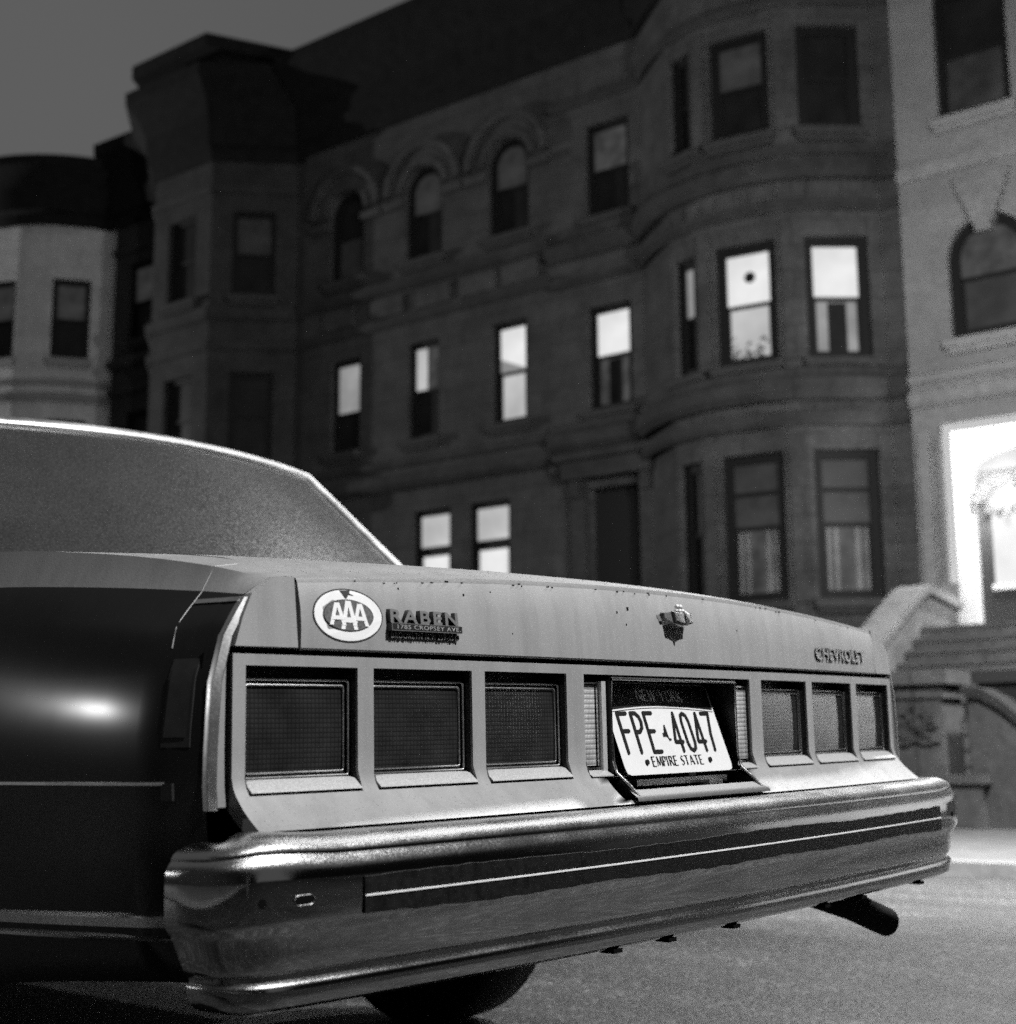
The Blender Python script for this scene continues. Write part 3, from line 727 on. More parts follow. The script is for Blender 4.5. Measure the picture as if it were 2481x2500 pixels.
mb.tube([(.72,.05,.352),(.745,.048,.344)], [.0245,.0255], 20, 0, True); mb.tube([(.72,.05,.352),(.7985,.048,.3255)], [.0250,.0268], 20, 0, False)
mb.build('exhaust_pipe', 'exhaust', car, 40)
# --- side mouldings
def side_strip(name, y0, y1, z, hh, d, mat, zr=0, end=None):
    for s in (-1, 1):
        m_ = MB()
        Y = [y0+(y1-y0)*i/40 for i in range(41)]
        m_.sweep(Y, lambda i: [sidept(Y[i], z(Y[i])+a, s, b_) for a, b_ in ((-hh, -.002), (-hh*.7, d), (hh*.7, d), (hh, -.002))])
        m_.build(name, mat, car, 50)
side_strip('side_moulding', .095, 3.9-.1, lambda y: .6635, .0026, .004, 'chrome_trim')
side_strip('lower_moulding', .05, .88, lambda y: .507-.035*(y-.08), .0075, .006, 'chrome_dusty')
side_strip('lower_pinstripe', .05, .88, lambda y: .4865-.03*(y-.08), .0025, .004, 'chrome_trim')
for s in (-1, 1):
    mb = MB(); mb.sweep([0, 1], lambda i: [sidept(.084 if i == 0 else .097, .6620+a, s, b_) for a, b_ in ((-.018, -.002), (-.018, .003), (.002, .003), (.002, -.002))])
    mb.build('moulding_end', 'black_plastic', car)
for s in (-1, 1):    # side marker lamps
    mb = MB(); Zs = [.705+.0115*i for i in range(10)]
    mb.grid([[sidept(y, z, s, d) for z in Zs] for y, d in ((.066, -.003), (.068, .0010), (.100, .0010), (.102, -.003))])
    mk = mb.build('side_marker', 'black_plastic', car, 30)
    mb = MB(); mb.grid([[sidept(y, z, s, .0018) for z in Zs[1:-1]] for y in (.071, .075, .094, .097)]); mb.build('lens', 'black_plastic', mk, 60)
# --- greenhouse
mb = MB()
def gl(x, t):   # backlight, t 0 top..1 base
    top = Vector((x*.49, 1.38+.07*x*x, 1.400-.014*x*x)); bot = Vector((x*.60, .97+.07*x*x, .988)); return top.lerp(bot, t)
gx = [-1+.1*i for i in range(21)]
mb.grid([[gl(x, t) for x in gx] for t in (0, .25, .5, .75, 1)])
glass = mb.build('rear_window', 'car_glass', car, 60)
mb = MB()
def mould(pts, w, nrmv):
    pts = [Vector(p) for p in pts]
    def ringf(i):
        t = (pts[min(i+1, len(pts)-1)]-pts[max(i-1, 0)]).normalized(); nn = Vector(nrmv); b_ = t.cross(nn).normalized()
        return [pts[i]+b_*(w/2*cos(a_))+nn*(.011*sin(a_)) for a_ in [pi*k_/7 for k_ in range(8)]]
    mb.sweep(pts, ringf)
gn = (0, -.69, .72)
topl = [gl(x, 0) for x in gx]
mould([gl(-1, t) for t in (1, .75, .5, .25, 0)]+topl[1:-1]+[gl(1, t) for t in (0, .25, .5, .75, 1)], .034, gn)
mb.build('window_moulding', 'chrome_trim', glass, 40)
mb = MB()   # roof and pillars
roof = [[(x*.49, 1.38+.07*x*x, 1.395-.012*x*x) for x in gx], [(x*.56, 1.6, 1.425-.02*x*x) for x in gx], [(x*.60, 2.4, 1.44-.02*x*x) for x in gx], [(x*.58, 2.95, 1.40-.02*x*x) for x in gx]]
mb.grid(roof)
for s in (-1, 1):
    mb.grid([[gl(s, t) for t in (0, .5, 1)], [Vector((s*.58, 1.60, 1.40)), Vector((s*.70, 1.45, 1.20)), Vector((s*.80, 1.25, 1.0))], [Vector((s*.60, 1.78, 1.40)), Vector((s*.72, 1.75, 1.20)), Vector((s*.82, 1.72, 1.0))]])
    mb.tube([(s*.60, 1.7, 1.405), (s*.62, 2.4, 1.412), (s*.60, 2.95, 1.375), (s*.80, 3.65, .99)], .03, 8)
    mb.box(s*.63-.02 if s > 0 else -.65, s*.63+.02 if s > 0 else -.61, 2.28, 2.36, 1.15, 1.40)
mb.build('roof', 'paint_shaded', car, 40)
mb = MB()
for s in (-1, 1): mb.grid([[(s*.605, y, 1.39), (s*.80, y*1.0, 1.0)] for y in (1.75, 2.3, 2.9, 3.3)])
mb.grid([[(x*.58, 2.95, 1.375) for x in (-1, 0, 1)], [(x*.72, 3.65, .985) for x in (-1, 0, 1)]])
mb.build('side_window', 'car_glass', car)
mb = MB(); mb.grid([[(x, y, .99) for x in (-.80, 0, .80)] for y in (.97, 1.3, 1.6)]); mb.box(-.6, .6, 1.62, 1.78, .7, 1.10); mb.box(-.42, -.18, 1.66, 1.76, 1.10, 1.22); mb.box(.18, .42, 1.66, 1.76, 1.10, 1.22)
mb.box(-.55, -.1, 2.5, 2.65, .7, 1.18); mb.box(.1, .55, 2.5, 2.65, .7, 1.18); mb.box(-.8,.8,1.0,3.6,.62,.7)
mb.build('seats', 'interior', car)
# --- wheels
def wheel(x, y, s):
    c_ = (x, y, .333)
    def ringp(prof, n=48):
        return [[(x+s*a, y+r*cos(2*pi*j/n), .333+r*sin(2*pi*j/n)) for j in range(n+1)] for a, r in prof]
    m_ = MB(); m_.grid(ringp([(-.10,.20),(-.105,.28),(-.10,.315),(-.08,.332),(0,.336),(.08,.332),(.10,.315),(.108,.28),(.10,.205),(.085,.19)]))
    t_ = m_.build('wheel', 'rubber', car, 50)
    m_ = MB(); m_.grid(ringp([(.085,.19),(.075,.185),(.05,.16),(.055,.08),(.085,.05),(.088,0)])); m_.grid(ringp([(-.1,.20),(-.08,.0)])); m_.build('rim', 'steel_rim', t_, 50)
for x, s in ((-.80, -1), (.79, 1)):
    for y in (1.3, 4.24): wheel(x, y, s)

# --- dew droplets on the upward faces
simple('dew', .35, .06, spec=1.0)
mb = MB()
def drop(p, r):
    x, y, z = p; vs = [(x, y, z+r), (x, y, z-r*.6)]+[(x+r*1.15*cos(k_*pi/3), y+r*1.15*sin(k_*pi/3), z) for k_ in range(6)]
    mb.add(vs, [(0, 2+k_, 2+(k_+1) % 6) for k_ in range(6)]+[(1, 2+(k_+1) % 6, 2+k_) for k_ in range(6)])
for _ in range(1500):
    x = random.uniform(-.86, .86)
    if abs(x) < .21: continue
    z = .612+.045*random.random()**1.3; drop((x, panel_y(x, z)-.0001, z), random.choice((.0003, .0004, .0005, .0007)))
for _ in range(1900):
    x = random.uniform(-.77, .77); y = .05+.5*random.random()**1.5; h = 0
    for (a, ha), (b_, hb) in zip(GY, GY[1:]):
        if a <= y <= b_: h = ha+(hb-ha)*(y-a)/(b_-a)
    drop((x, y+bow(x)*(1-y), .0001+cz(x)+h*(1+.38*(abs(x)/.78)**2)), random.choice((.0004, .0005, .0007, .0009)))
dw = mb.build('dew_droplets', 'dew', car, 180); dw['kind'] = 'stuff'

# ------------------------------------------------------------------ street frame
FD = Vector((-.05428378, .99852555, 0)); NN = Vector((.99852555, .05428378, 0))
def street(r, n, z=0):      # r to the right along the facades, n away from the camera
    return Vector((CAM.x, CAM.y, 0))-FD*r+NN*n+Vector((0, 0, z))
ANG = atan2(-FD.y, -FD.x)
def SM(r, n, z=0): return Matrix.Translation(street(r, n, z)) @ Matrix.Rotation(ANG, 4, 'Z')
GZ = .02
def road_z(n): # n distance from the camera line; crown in the middle
    x = n-1.93
    if n < -0.6: return .0
    if x < 2.8: return .035+.0185*x
    return max(.0, .0868-.014*(x-2.8))
nr = [-40, -8, -2.2, -.6, .5, 1.93, 3, 4.7, 6.5, 8.3]
mb = MB(); mb.grid([[street(r, n, road_z(n) if n < 8.3 else 0) for r in (-90, -40, -20, -10, -5, 0, 5, 10, 30, 90)] for n in nr])
struct(mb.build('road', 'asphalt'))
mb = MB(); mb.grid([[street(r, n, -.06) for r in (-400, 400)] for n in (-400, 400)]); struct(mb.build('ground', 'asphalt'))
mb = MB(); Mx = Matrix.Translation((0, 0, 0))
mb.box(-90, 90, 8.30, 8.46, -.2, .085); struct(mb.build('kerb', 'curb_stone')).matrix_world = SM(0, 0)
mb = MB(); mb.box(-90, 90, 8.46, 19.9, -.2, .075); struct(mb.build('sidewalk', 'concrete')).matrix_world = SM(0, 0)
mb = MB(); mb.box(-90, 90, -9, -2.2, -.2, .13); struct(mb.build('near_sidewalk', 'curb_stone')).matrix_world = SM(0, -.0)

# ------------------------------------------------------------------ houses
def wall_panel(m_, A, Bp, z0, z1, hl, d=.22, mi=0):
    """A,Bp plan points (r,n) in house frame, left to right seen from the street; hl holes (u0,u1,z0,z1)"""
    A = Vector(A); Bp = Vector(Bp); L = (Bp-A).length; t = (Bp-A)/L; nn = Vector((-t.y, t.x))
    us = sorted(set([0, L]+[h[i] for h in hl for i in (0, 1)])); zs = sorted(set([z0, z1]+[h[i] for h in hl for i in (2, 3)]))
    f = lambda u, z, dd=0: (A.x+t.x*u+nn.x*dd, A.y+t.y*u+nn.y*dd, z)
    for a, b_ in zip(us, us[1:]):
        for c, e_ in zip(zs, zs[1:]):
            if any(h[0] <= (a+b_)/2 <= h[1] and h[2] <= (c+e_)/2 <= h[3] for h in hl): continue
            m_.add([f(a, c), f(b_, c), f(b_, e_), f(a, e_)], [(0,1,2,3)], mi)
    for h in hl:
        q4 = [(h[0], h[2]), (h[1], h[2]), (h[1], h[3]), (h[0], h[3])]
        for i in range(4):
            a, b_ = q4[i], q4[(i+1) % 4]
            m_.add([f(*a), f(*b_), f(b_[0], b_[1], d), f(a[0], a[1], d)], [(0,1,2,3)], mi)
def local_on(A, Bp, u, z, dd=0):
    A = Vector(A); Bp = Vector(Bp); t = (Bp-A).normalized(); nn = Vector((-t.y, t.x))
    p = A+t*u+nn*dd; return Matrix.Translation((p.x, p.y, z)) @ Matrix.Rotation(atan2(t.y, t.x), 4, 'Z')
def arch_poly(x0, x1, z0, z1, n=12):
    r = (x1-x0)/2; cx = (x0+x1)/2; return [(x0, z0), (x1, z0)]+[(cx+r*cos(pi*i/n), z1-r+r*sin(pi*i/n)) for i in range(n+1)]
def window(house, M, w, h, up, lo, arch=False, split=.5, frame='frame_dark', sill='trim_brown', extra=None, fw=.09):
    """origin = bottom left of the opening on the wall face; +y goes into the wall"""
    m_ = MB()
    if arch:
        P_ = arch_poly(0, w, 0, h); Q = arch_poly(fw, w-fw, fw, h-fw)
        n_ = len(P_)
        vs = [(x, .10, z) for x, z in P_]+[(x, .10, z) for x, z in Q]+[(x, .18, z) for x, z in Q]
        m_.add(vs, [(i, (i+1) % n_, n_+(i+1) % n_, n_+i) for i in range(n_)]+[(n_+i, n_+(i+1) % n_, 2*n_+(i+1) % n_, 2*n_+i) for i in range(n_)])
        # masonry spandrels closing the square opening above the arch
    else:
        for a, b_, c, d in ((0, w, h-fw, h), (0, w, 0, fw), (0, fw, fw, h-fw), (w-fw, w, fw, h-fw)): m_.box(a, b_, .10, .19, c, d)
    fo = m_.build('window', frame, house); fo.matrix_parent_inverse = Matrix.Identity(4); fo.matrix_local = M
    zs_ = fw+(h-2*fw)*split
    s_ = MB(); s_.box(fw, w-fw, .125, .165, zs_-.03, zs_+.03)
    for a, b_ in ((fw, fw+.035), (w-fw-.035, w-fw)): s_.box(a, b_, .13, .165, fw, zs_)
    s_.build('sash', frame, fo)
    p_ = MB(); p_.box(fw, w-fw, .165, .17, fw, zs_-.0); p_.build('lower_pane', lo, fo)
    p_ = MB()
    if arch:
        Q = [(x, z) for x, z in arch_poly(fw, w-fw, zs_, h-fw)]
        p_.prism(Q, lambda x, z: (x, .150, z), lambda x, z: (x, .155, z))
    else: p_.box(fw, w-fw, .150, .155, zs_, h-fw)
    p_.build('upper_pane', up, fo)
    if sill:
        s_ = MB(); s_.box(-.10, w+.10, -.13, .10, -.13, 0.0); s_.box(-.05, w+.05, -.08, .05, -.22, -.13); s_.build('sill', sill, fo)
    if extra: extra(fo, w, h, zs_, fw)
    return fo
def band(m_, plan, prof, mi=0):
    """moulding along a plan polyline; prof (out, z)"""
    pl_ = [Vector(p) for p in plan]
    def rf(i):
        a, b_ = pl_[max(0, i-1)], pl_[min(len(pl_)-1, i+1)]; t = (b_-a).normalized(); nn = Vector((t.y, -t.x))
        return [(pl_[i].x+nn.x*o_, pl_[i].y+nn.y*o_, z) for o_, z in prof]
    m_.sweep(pl_, rf, mi)
CORN = lambda z0, z1, out: [(-.3, z0), (.06, z0), (.10, z0+.25), (.22, z0+.32), (.28, z0+(z1-z0)*.5), (out*.55, z0+(z1-z0)*.66), (out*.85, z0+(z1-z0)*.80), (out, z0+(z1-z0)*.86), (out*1.02, z1), (-.3, z1+.05)]
COURSE = lambda z, h=.22, o_=.10: [(-.02, z), (o_*.5, z), (o_, z+h*.35), (o_, z+h), (-.02, z+h+.05)]
def arc_pts(a, b_, sag, n, frac=None):
    """arc between plan points bulging toward the street"""
    a = Vector(a); b_ = Vector(b_); c = (b_-a).length; R_ = (c*c/4+sag*sag)/(2*sag); half = math.asin(min(1, c/2/R_)); mid = (a+b_)/2; t = (b_-a)/c
    nn = Vector((t.y, -t.x)); ce = mid-nn*(R_-sag); fr_ = frac or [i/n for i in range(n+1)]
    return [ce+t*(R_*sin(-half+2*half*k_))+nn*(R_*cos(-half+2*half*k_)) for k_ in fr_]

# H2: brownstone with a bow front
R0, R1 = -14.20, -7.63
h2 = empty('row_house', SM(0, 20), 'dark brownstone with a three-window bow front and two brightly lit windows', 'house', 'row houses across the street')
mb = MB(); HT = 13.3
FL = (-12.25, 0)
wall_panel(mb, (R0, 0), FL, -.2, HT, [(R0*-1-13.45, 14.20-12.25-.0-.1, 2.35, 5.25), (.80, 1.70, 6.62, 8.50), (.80, 1.72, 10.15, 11.92)])
arc = arc_pts((-12.25, 0), (-7.95, 0), 1.12, 0, [0, .285, .405, .46, .68, .745, .965, 1])
wall_panel(mb, arc[0], arc[1], -.2, HT, [])
bows = []
for k_, (i0, i1) in enumerate(((1, 2), (3, 4), (5, 6))):
    L = (arc[i1]-arc[i0]).length; m0 = .06 if k_ != 1 else .06
    hl = [(m0, L-m0, 2.95, 5.20), (m0, L-m0, 6.60, 8.55), (m0, L-m0, 10.30, 12.05)]
    wall_panel(mb, arc[i0], arc[i1], -.2, HT, hl); bows.append((arc[i0], arc[i1], L, m0))
for a, b_ in ((2, 3), (4, 5), (6, 7)): wall_panel(mb, arc[a], arc[b_], -.2, HT, [])
wall_panel(mb, (-7.95, 0), (R1, 0), -.2, HT, [])
mb.box(R0+.02, R1-.02, .9, 10, -.2, HT); 
w2 = mb.build('wall', 'brownstone', h2)
arcs = [(R0, 0)]+[tuple(p) for p in arc_pts((-12.25, 0), (-7.95, 0), 1.12, 24)]+[(R1, 0)]
mb = MB()
for z, hh, o_ in ((2.35,.25,.14),(5.55,.22,.12),(5.95,.30,.20),(6.28,.16,.10),(8.95,.18,.10),(9.45,.28,.20),(9.85,.16,.09),(12.35,.16,.08)): band(mb, arcs, COURSE(z, hh, o_))
mb.build('belt_course', 'trim_brown', h2, 35)
mb = MB()   # carved panels of the bow
for a, b_, L, m0 in bows:
    for z in (5.62+.0, 9.12):
        for k_ in range(2):
            M = local_on(a, b_, .12+k_*L*.5, z+.0); mb.box(0, L*.36, -.05, .02, -.0, .26, 0, M)
for i in (2, 4):
    for z0, z1 in ((2.9, 5.3), (6.6, 8.8), (10.3, 12.2)):
        M = local_on(arc[i], arc[i+1], .03, z0); L = (arc[i+1]-arc[i]).length; mb.box(0, L-.06, -.05, .02, 0, z1-z0, 0, M)
mb.build('carved_panel', 'brownstone', h2)
mb = MB(); band(mb, arcs, CORN(HT, 15.15, 1.0)); c2 = mb.build('cornice', 'cornice_dark', h2, 35)
mb = MB(); mb.box(R0, R1, .2, 10, HT, 14.9); mb.build('roof', 'roof_tar', h2)
def blind_lo(fo, w, h, zs_, fw):
    m_ = MB(); m_.box(w*.36, w*.62, .158, .163, fw, zs_-.02); m_.build('curtain', 'frame_dark', fo)
def round_dot(fo, w, h, zs_, fw):
    m_ = MB(); m_.prism([(w*.52+.09*cos(2*pi*i/16), h*.74+.09*sin(2*pi*i/16)) for i in range(16)], lambda x, z: (x, .140, z), lambda x, z: (x, .149, z)); m_.build('hanging_ornament', 'frame_dark', fo)
    m_ = MB()
    for i in range(40):
        x = random.uniform(fw+.05, w-fw-.05); z = fw+abs(random.gauss(0, .16))+(.25 if x > w*.7 else 0)*random.random(); s_ = random.uniform(.02, .05)
        m_.add([(x-s_, .16, z), (x, .162, z-s_*.5), (x+s_, .16, z+s_*.4), (x, .158, z+s_)], [(0,1,2,3)])
    m_.build('window_plants', 'leaf', fo)['kind'] = 'stuff'
fills = {(0,0): ('window_dark','window_dark',None), (1,0): ('lit_dim','lit_low',None), (2,0): ('lit_dim','lit_low',None),
         (0,1): ('lit_mid','window_dark',None), (1,1): ('lit_bright','lit_shade',round_dot), (2,1): ('lit_bright','lit_mid',None),
         (0,2): ('window_dark','window_dark',None), (1,2): ('lit_dim','window_dark',None), (2,2): ('window_dark','window_dark',None)}
def porch_lamp_in(fo, w, h, zs_, fw): 
    m_ = MB(); m_.box(w*.52, w*.78, .155, .163, h*.60, h*.68); m_.build('lamp_glow', 'lit_mid', fo)
def dark_mid(fo, w, h, zs_, fw):
    m_ = MB(); m_.box(w*.36, w*.66, .158, .163, fw, zs_-.05); m_.build('curtain_gap', 'window_dark', fo)
def curtains(fo, w, h, zs_, fw):
    m_ = MB()
    for a, b_ in ((.14,.24),(.30,.36),(.62,.70),(.78,.86)): m_.box(w*a, w*b_, .158, .163, fw, zs_-.04)
    m_.build('curtain', 'curtain', fo)
    m_ = MB(); m_.box(fw, w-fw, .118, .15, h*.72, h*.75); m_.build('transom_bar', 'frame_dark', fo)
for k_, (a, b_, L, m0) in enumerate(bows):
    for st, (z0, z1) in enumerate(((2.95,5.20),(6.60,8.55),(10.30,12.05))):
        up, lo, ex = fills[(k_, st)]
        if st == 0 and k_ > 0: ex = curtains
        if (k_, st) == (2, 1): ex = dark_mid
        window(h2, local_on(a, b_, m0, z0), L-2*m0, z1-z0, up, lo, extra=ex, fw=.14)
window(h2, Matrix.Translation((R0+.80, 0, 6.62)), .90, 1.88, 'lit_bright', 'lit_low', extra=dark_mid, fw=.11, split=.52)
window(h2, Matrix.Translation((R0+.80, 0, 10.15)), .92, 1.77, 'lit_low', 'window_dark', fw=.11)
mb = MB(); mb.box(.0, 1.10, .20, .26, 0, 2.85); d2 = mb.build('door', 'door_wood', h2); d2.matrix_local = Matrix.Translation((R0+.75, 0, 2.38))
mb = MB(); mb.box(.75-.32, .75-.0, -.12, .05, 2.35, 5.4); mb.box(1.85, 2.0+.10, -.12, .05, 2.35, 5.4); mb.box(.35, 2.15, -.28, .05, 5.40, 5.72); mb.box(.25, 2.25, -.38, .05, 5.72, 5.86)
mb.box(.45, .65, -.2, .0, 5.1, 5.4); mb.box(1.9, 2.08, -.2, .0, 5.1, 5.4)
o = mb.build('door_surround', 'trim_brown', h2); o.matrix_local = Matrix.Translation((R0, 0, 0))
mb = MB()
for i in range(13): mb.box(R0+.45, R0+2.05, -.3-.28*(i+1), -.02, -.1, 2.35-.18*i)
mb.build('stoop', 'stoop_dark', h2)

# H3: brownstone with arched top-floor windows
R0, R1 = -20.52, -14.20
h3 = empty('row_house', SM(0, 20), 'dark brownstone with three arched top-floor windows under broad stone arches', 'house', 'row houses across the street')
mb = MB(); LW = R1-R0
cols = [(-19.70, .80), (-17.62, .78), (-15.55, .80)]; acols = [(-19.78, .95), (-17.70, .95), (-15.62, .95)]
hl = [(c-R0, c-R0+w, 6.70, 8.62) for c, w in cols]+[(c-R0, c-R0+w, 10.30, 12.20) for c, w in acols]+[(-17.48-R0, -17.48-R0+.92, 3.0, 5.30), (-16.12-R0, -16.12-R0+.95, 3.0, 5.30)]
wall_panel(mb, (R0, 0), (R1, 0), -.2, HT, hl)
for c, w in acols:  # spandrels
    r = w/2; cx = c+r
    for s in (-1, 1):
        pts = [(cx+s*r, 12.20), (cx+s*r, 12.20-r)]+[(cx+s*r*cos(pi/2*i/8), 12.20-r+r*sin(pi/2*i/8)) for i in range(1, 9)]
        mb.prism(pts, lambda x, z: (x, .002, z), lambda x, z: (x, .2, z))
mb.box(R0+.02, R1-.02, .9, 10, -.2, HT); mb.build('wall', 'brownstone_arched', h3)
mb = MB(); pl3 = [(R0, 0), (R1, 0)]
for z, hh, o_ in ((2.35,.25,.14),(5.75,.30,.18),(9.05,.18,.10),(9.75,.22,.16),(6.2,.14,.08)): band(mb, pl3, COURSE(z, hh, o_))
mb.build('belt_course', 'trim_brown', h3)
for c, w in acols:   # hood mouldings
    mb = MB(); cx = c+w/2; zc = 12.20-w/2
    for r0, r1, o_ in ((w/2+.02, w/2+.52, .07), (w/2+.06, w/2+.16, .10), (w/2+.36, w/2+.50, .16)):
        pts = [(cx+r1*cos(pi*i/20), zc+r1*sin(pi*i/20)) for i in range(21)]+[(cx+r0*cos(pi*i/20), zc+r0*sin(pi*i/20)) for i in range(20, -1, -1)]
        n_ = len(pts); vs = [(x, -o_, z) for x, z in pts]+[(x, .01, z) for x, z in pts]
        fs = [(i, i+1, n_-2-i, n_-1-i) for i in range(20)]+[(i, (i+1) % n_, n_+(i+1) % n_, n_+i) for i in range(n_)]
        mb.add(vs, fs)
    mb.box(c-.52, c-.0, -.13, .01, 11.45, 11.60); mb.box(c+w+.0, c+w+.52, -.13, .01, 11.45, 11.60)
    mb.build('arch_moulding', 'brownstone_arched', h3)
for r_ in (-19.9, -18.6, -17.4, -16.3, -15.3): mb = MB(); mb.box(r_, r_+.85, -.06, .01, 9.30, 9.68); mb.build('wall_panel', 'brownstone', h3)
mb = MB(); band(mb, pl3, CORN(HT, 15.15, 1.0)); mb.build('cornice', 'cornice_dark', h3, 35)
mb = MB(); mb.box(R0, R1, .2, 10, HT, 14.9); mb.build('roof', 'roof_tar', h3)
def slant(fo, w, h, zs_, fw):
    m_ = MB(); m_.add([(fw, .145, zs_+.30), (w-fw, .145, zs_+.05), (w-fw, .145, zs_), (fw, .145, zs_)], [(0,1,2,3)]); m_.build('shade_edge', 'lit_mid', fo)
def half_dark(fo, w, h, zs_, fw):
    m_ = MB(); m_.box(w*.48, w-fw, .143, .149, zs_, h-fw); m_.build('curtain', 'lit_low', fo)
def diag(fo, w, h, zs_, fw):
    m_ = MB(); m_.add([(fw, .158, fw), (w*.55, .158, fw), (fw, .158, zs_*.7)], [(0,1,2)]); m_.build('curtain', 'lit_mid', fo)
for (c, w), (up, lo, ex) in zip(cols, (('lit_mid','window_dark',None), ('lit_shade','window_dark',half_dark), ('lit_bright','lit_shade',slant))):
    window(h3, Matrix.Translation((c, 0, 6.70)), w, 1.92, up, lo, extra=ex, fw=.10, split=.5 if up != 'lit_mid' else .42)
for (c, w), up in zip(acols, ('window_dark', 'lit_dim', 'lit_dim')): window(h3, Matrix.Translation((c, 0, 10.30)), w, 1.90, up, 'window_dim' if up == 'window_dark' else 'window_dark', arch=True, fw=.12)
def transom(fo, w, h, zs_, fw):
    m_ = MB(); m_.box(fw, w-fw, .118, .15, zs_-.06, zs_+.12); m_.build('transom_bar', 'frame_dark', fo)
for c, w in ((-17.48, .92), (-16.12, .95)): window(h3, Matrix.Translation((c, 0, 3.0)), w, 2.30, 'lit_shade', 'lit_bright', extra=transom, split=.66, fw=.10)
# H4: brownstone with projecting angular bay and raised cornice
R0, R1 = -26.92, -20.52
h4 = empty('row_house', SM(0, 20), 'darkest brownstone with an angular bay under a raised pointed cornice, no lit windows', 'house', 'row houses across the street')
bay = [(-25.2, 0), (-23.9, -1.25), (-22.05, -1.25), (-20.75, 0)]
mb = MB(); wall_panel(mb, (R0, 0), bay[0], -.2, HT, [(.55, 1.45, 10.3, 12.2), (.55, 1.45, 6.7, 8.6)])
fac4 = []
for a, b_ in zip(bay, bay[1:]):
    L = (Vector(b_)-Vector(a)).length; hl = [(L/2-.45, L/2+.45, z, z+1.85) for z in (3.0, 6.75, 10.25)]; wall_panel(mb, a, b_, -.2, HT, hl); fac4.append((a, b_, L))
wall_panel(mb, bay[3], (R1, 0), -.2, HT, []); mb.box(R0+.02, R1-.02, .9, 10, -.2, HT); mb.build('wall', 'brownstone_far', h4)
pl4 = [(R0, 0)]+bay+[(R1, 0)]
mb = MB()
for z, hh, o_ in ((2.35,.25,.14),(5.75,.30,.16),(6.25,.14,.08),(9.05,.18,.10),(9.7,.22,.14),(12.5,.15,.08)): band(mb, pl4, COURSE(z, hh, o_))
mb.build('belt_course', 'trim_brown', h4)
mb = MB(); band(mb, pl4, CORN(HT-.1, 15.1, .75)); 
top4 = [(-25.5, -.3), (-24.1, -1.75), (-21.85, -1.75), (-20.7, -.4)]
mb.prism([(-25.3, .3)]+[(-24.0, -1.30), (-21.95, -1.30), (-20.8, .3)], lambda x, y: (x, y, 14.9), lambda x, y: (x, y, 15.7))
mb.prism([(-25.6, .5), (-24.25, -1.75), (-21.8, -1.75), (-20.6, .5)], lambda x, y: (x, y, 15.55), lambda x, y: (x*1.0, y, 15.85))
mb.build('cornice', 'cornice_dark', h4)
mb = MB(); mb.box(R0, R1, .2, 10, HT, 14.9); mb.build('roof', 'roof_tar', h4)
for k_, (a, b_, L) in enumerate(fac4):
    for st, z in enumerate((3.0, 6.75, 10.25)): window(h4, local_on(a, b_, L/2-.45, z), .90, 1.85, 'window_dim' if st == 2 and k_ == 2 else 'window_dark', 'window_dark', fw=.10)
for z, up in ((10.3, 'lit_dim'), (6.7, 'window_dark')): window(h4, Matrix.Translation((R0+.55, 0, z)), .90, 1.9, up, 'window_dark', fw=.10)
# H5: pale house with a round bow at the far left
R0, R1 = -33.2, -26.92
h5 = empty('row_house', SM(0, 20), 'pale stone house with a rounded bow front, farthest left', 'house', 'row houses across the street')
mb = MB(); HT5 = 13.2
a5 = arc_pts((-32.4, 0), (-27.1, 0), 1.9, 0, [0, .03, .06, .19, .23, .27, .31, .44, .48, .52, .56, .69, .73, .77, .81, .94, .97, 1])
wall_panel(mb, (R0, 0), a5[0], -.2, HT5, []); f5 = []
for i in range(17):
    L = (a5[i+1]-a5[i]).length
    if i in (2, 6, 10, 14):
        m0 = max(.02, (L-.98)/2); hl = [(m0, L-m0, z, z+1.95) for z in (3.2, 6.55, 9.95)]; f5.append((a5[i], a5[i+1], L, m0))
    else: hl = []
    wall_panel(mb, a5[i], a5[i+1], -.2, HT5, hl)
wall_panel(mb, a5[17], (R1, 0), -.2, HT5, []); mb.box(R0+.02, R1-.02, 1.2, 10, -.2, HT5); mb.build('wall', 'limestone_bow', h5)
arc5 = [(R0, 0)]+[tuple(p) for p in arc_pts((-32.4, 0), (-27.1, 0), 1.9, 30)]+[(R1, 0)]
mb = MB()
for z, hh, o_ in ((2.6,.2,.12),(5.5,.25,.14),(8.9,.2,.12),(9.3,.12,.08)): band(mb, arc5, COURSE(z, hh, o_))
mb.build('belt_course', 'trim_light', h5, 35)
mb = MB(); band(mb, arc5, CORN(HT5, 14.75, .55)); mb.build('cornice', 'cornice_dark', h5, 35)
mb = MB(); mb.box(R0, R1, .2, 10, HT5, 14.6); mb.build('roof', 'roof_tar', h5)
for k_, (a, b_, L, m0) in enumerate(f5):
    for st, z in enumerate((3.2, 6.55, 9.95)): window(h5, local_on(a, b_, m0, z), L-2*m0, 1.95, 'lit_dim' if st == 2 else 'window_dark', 'window_dark', sill='trim_light', fw=.12)
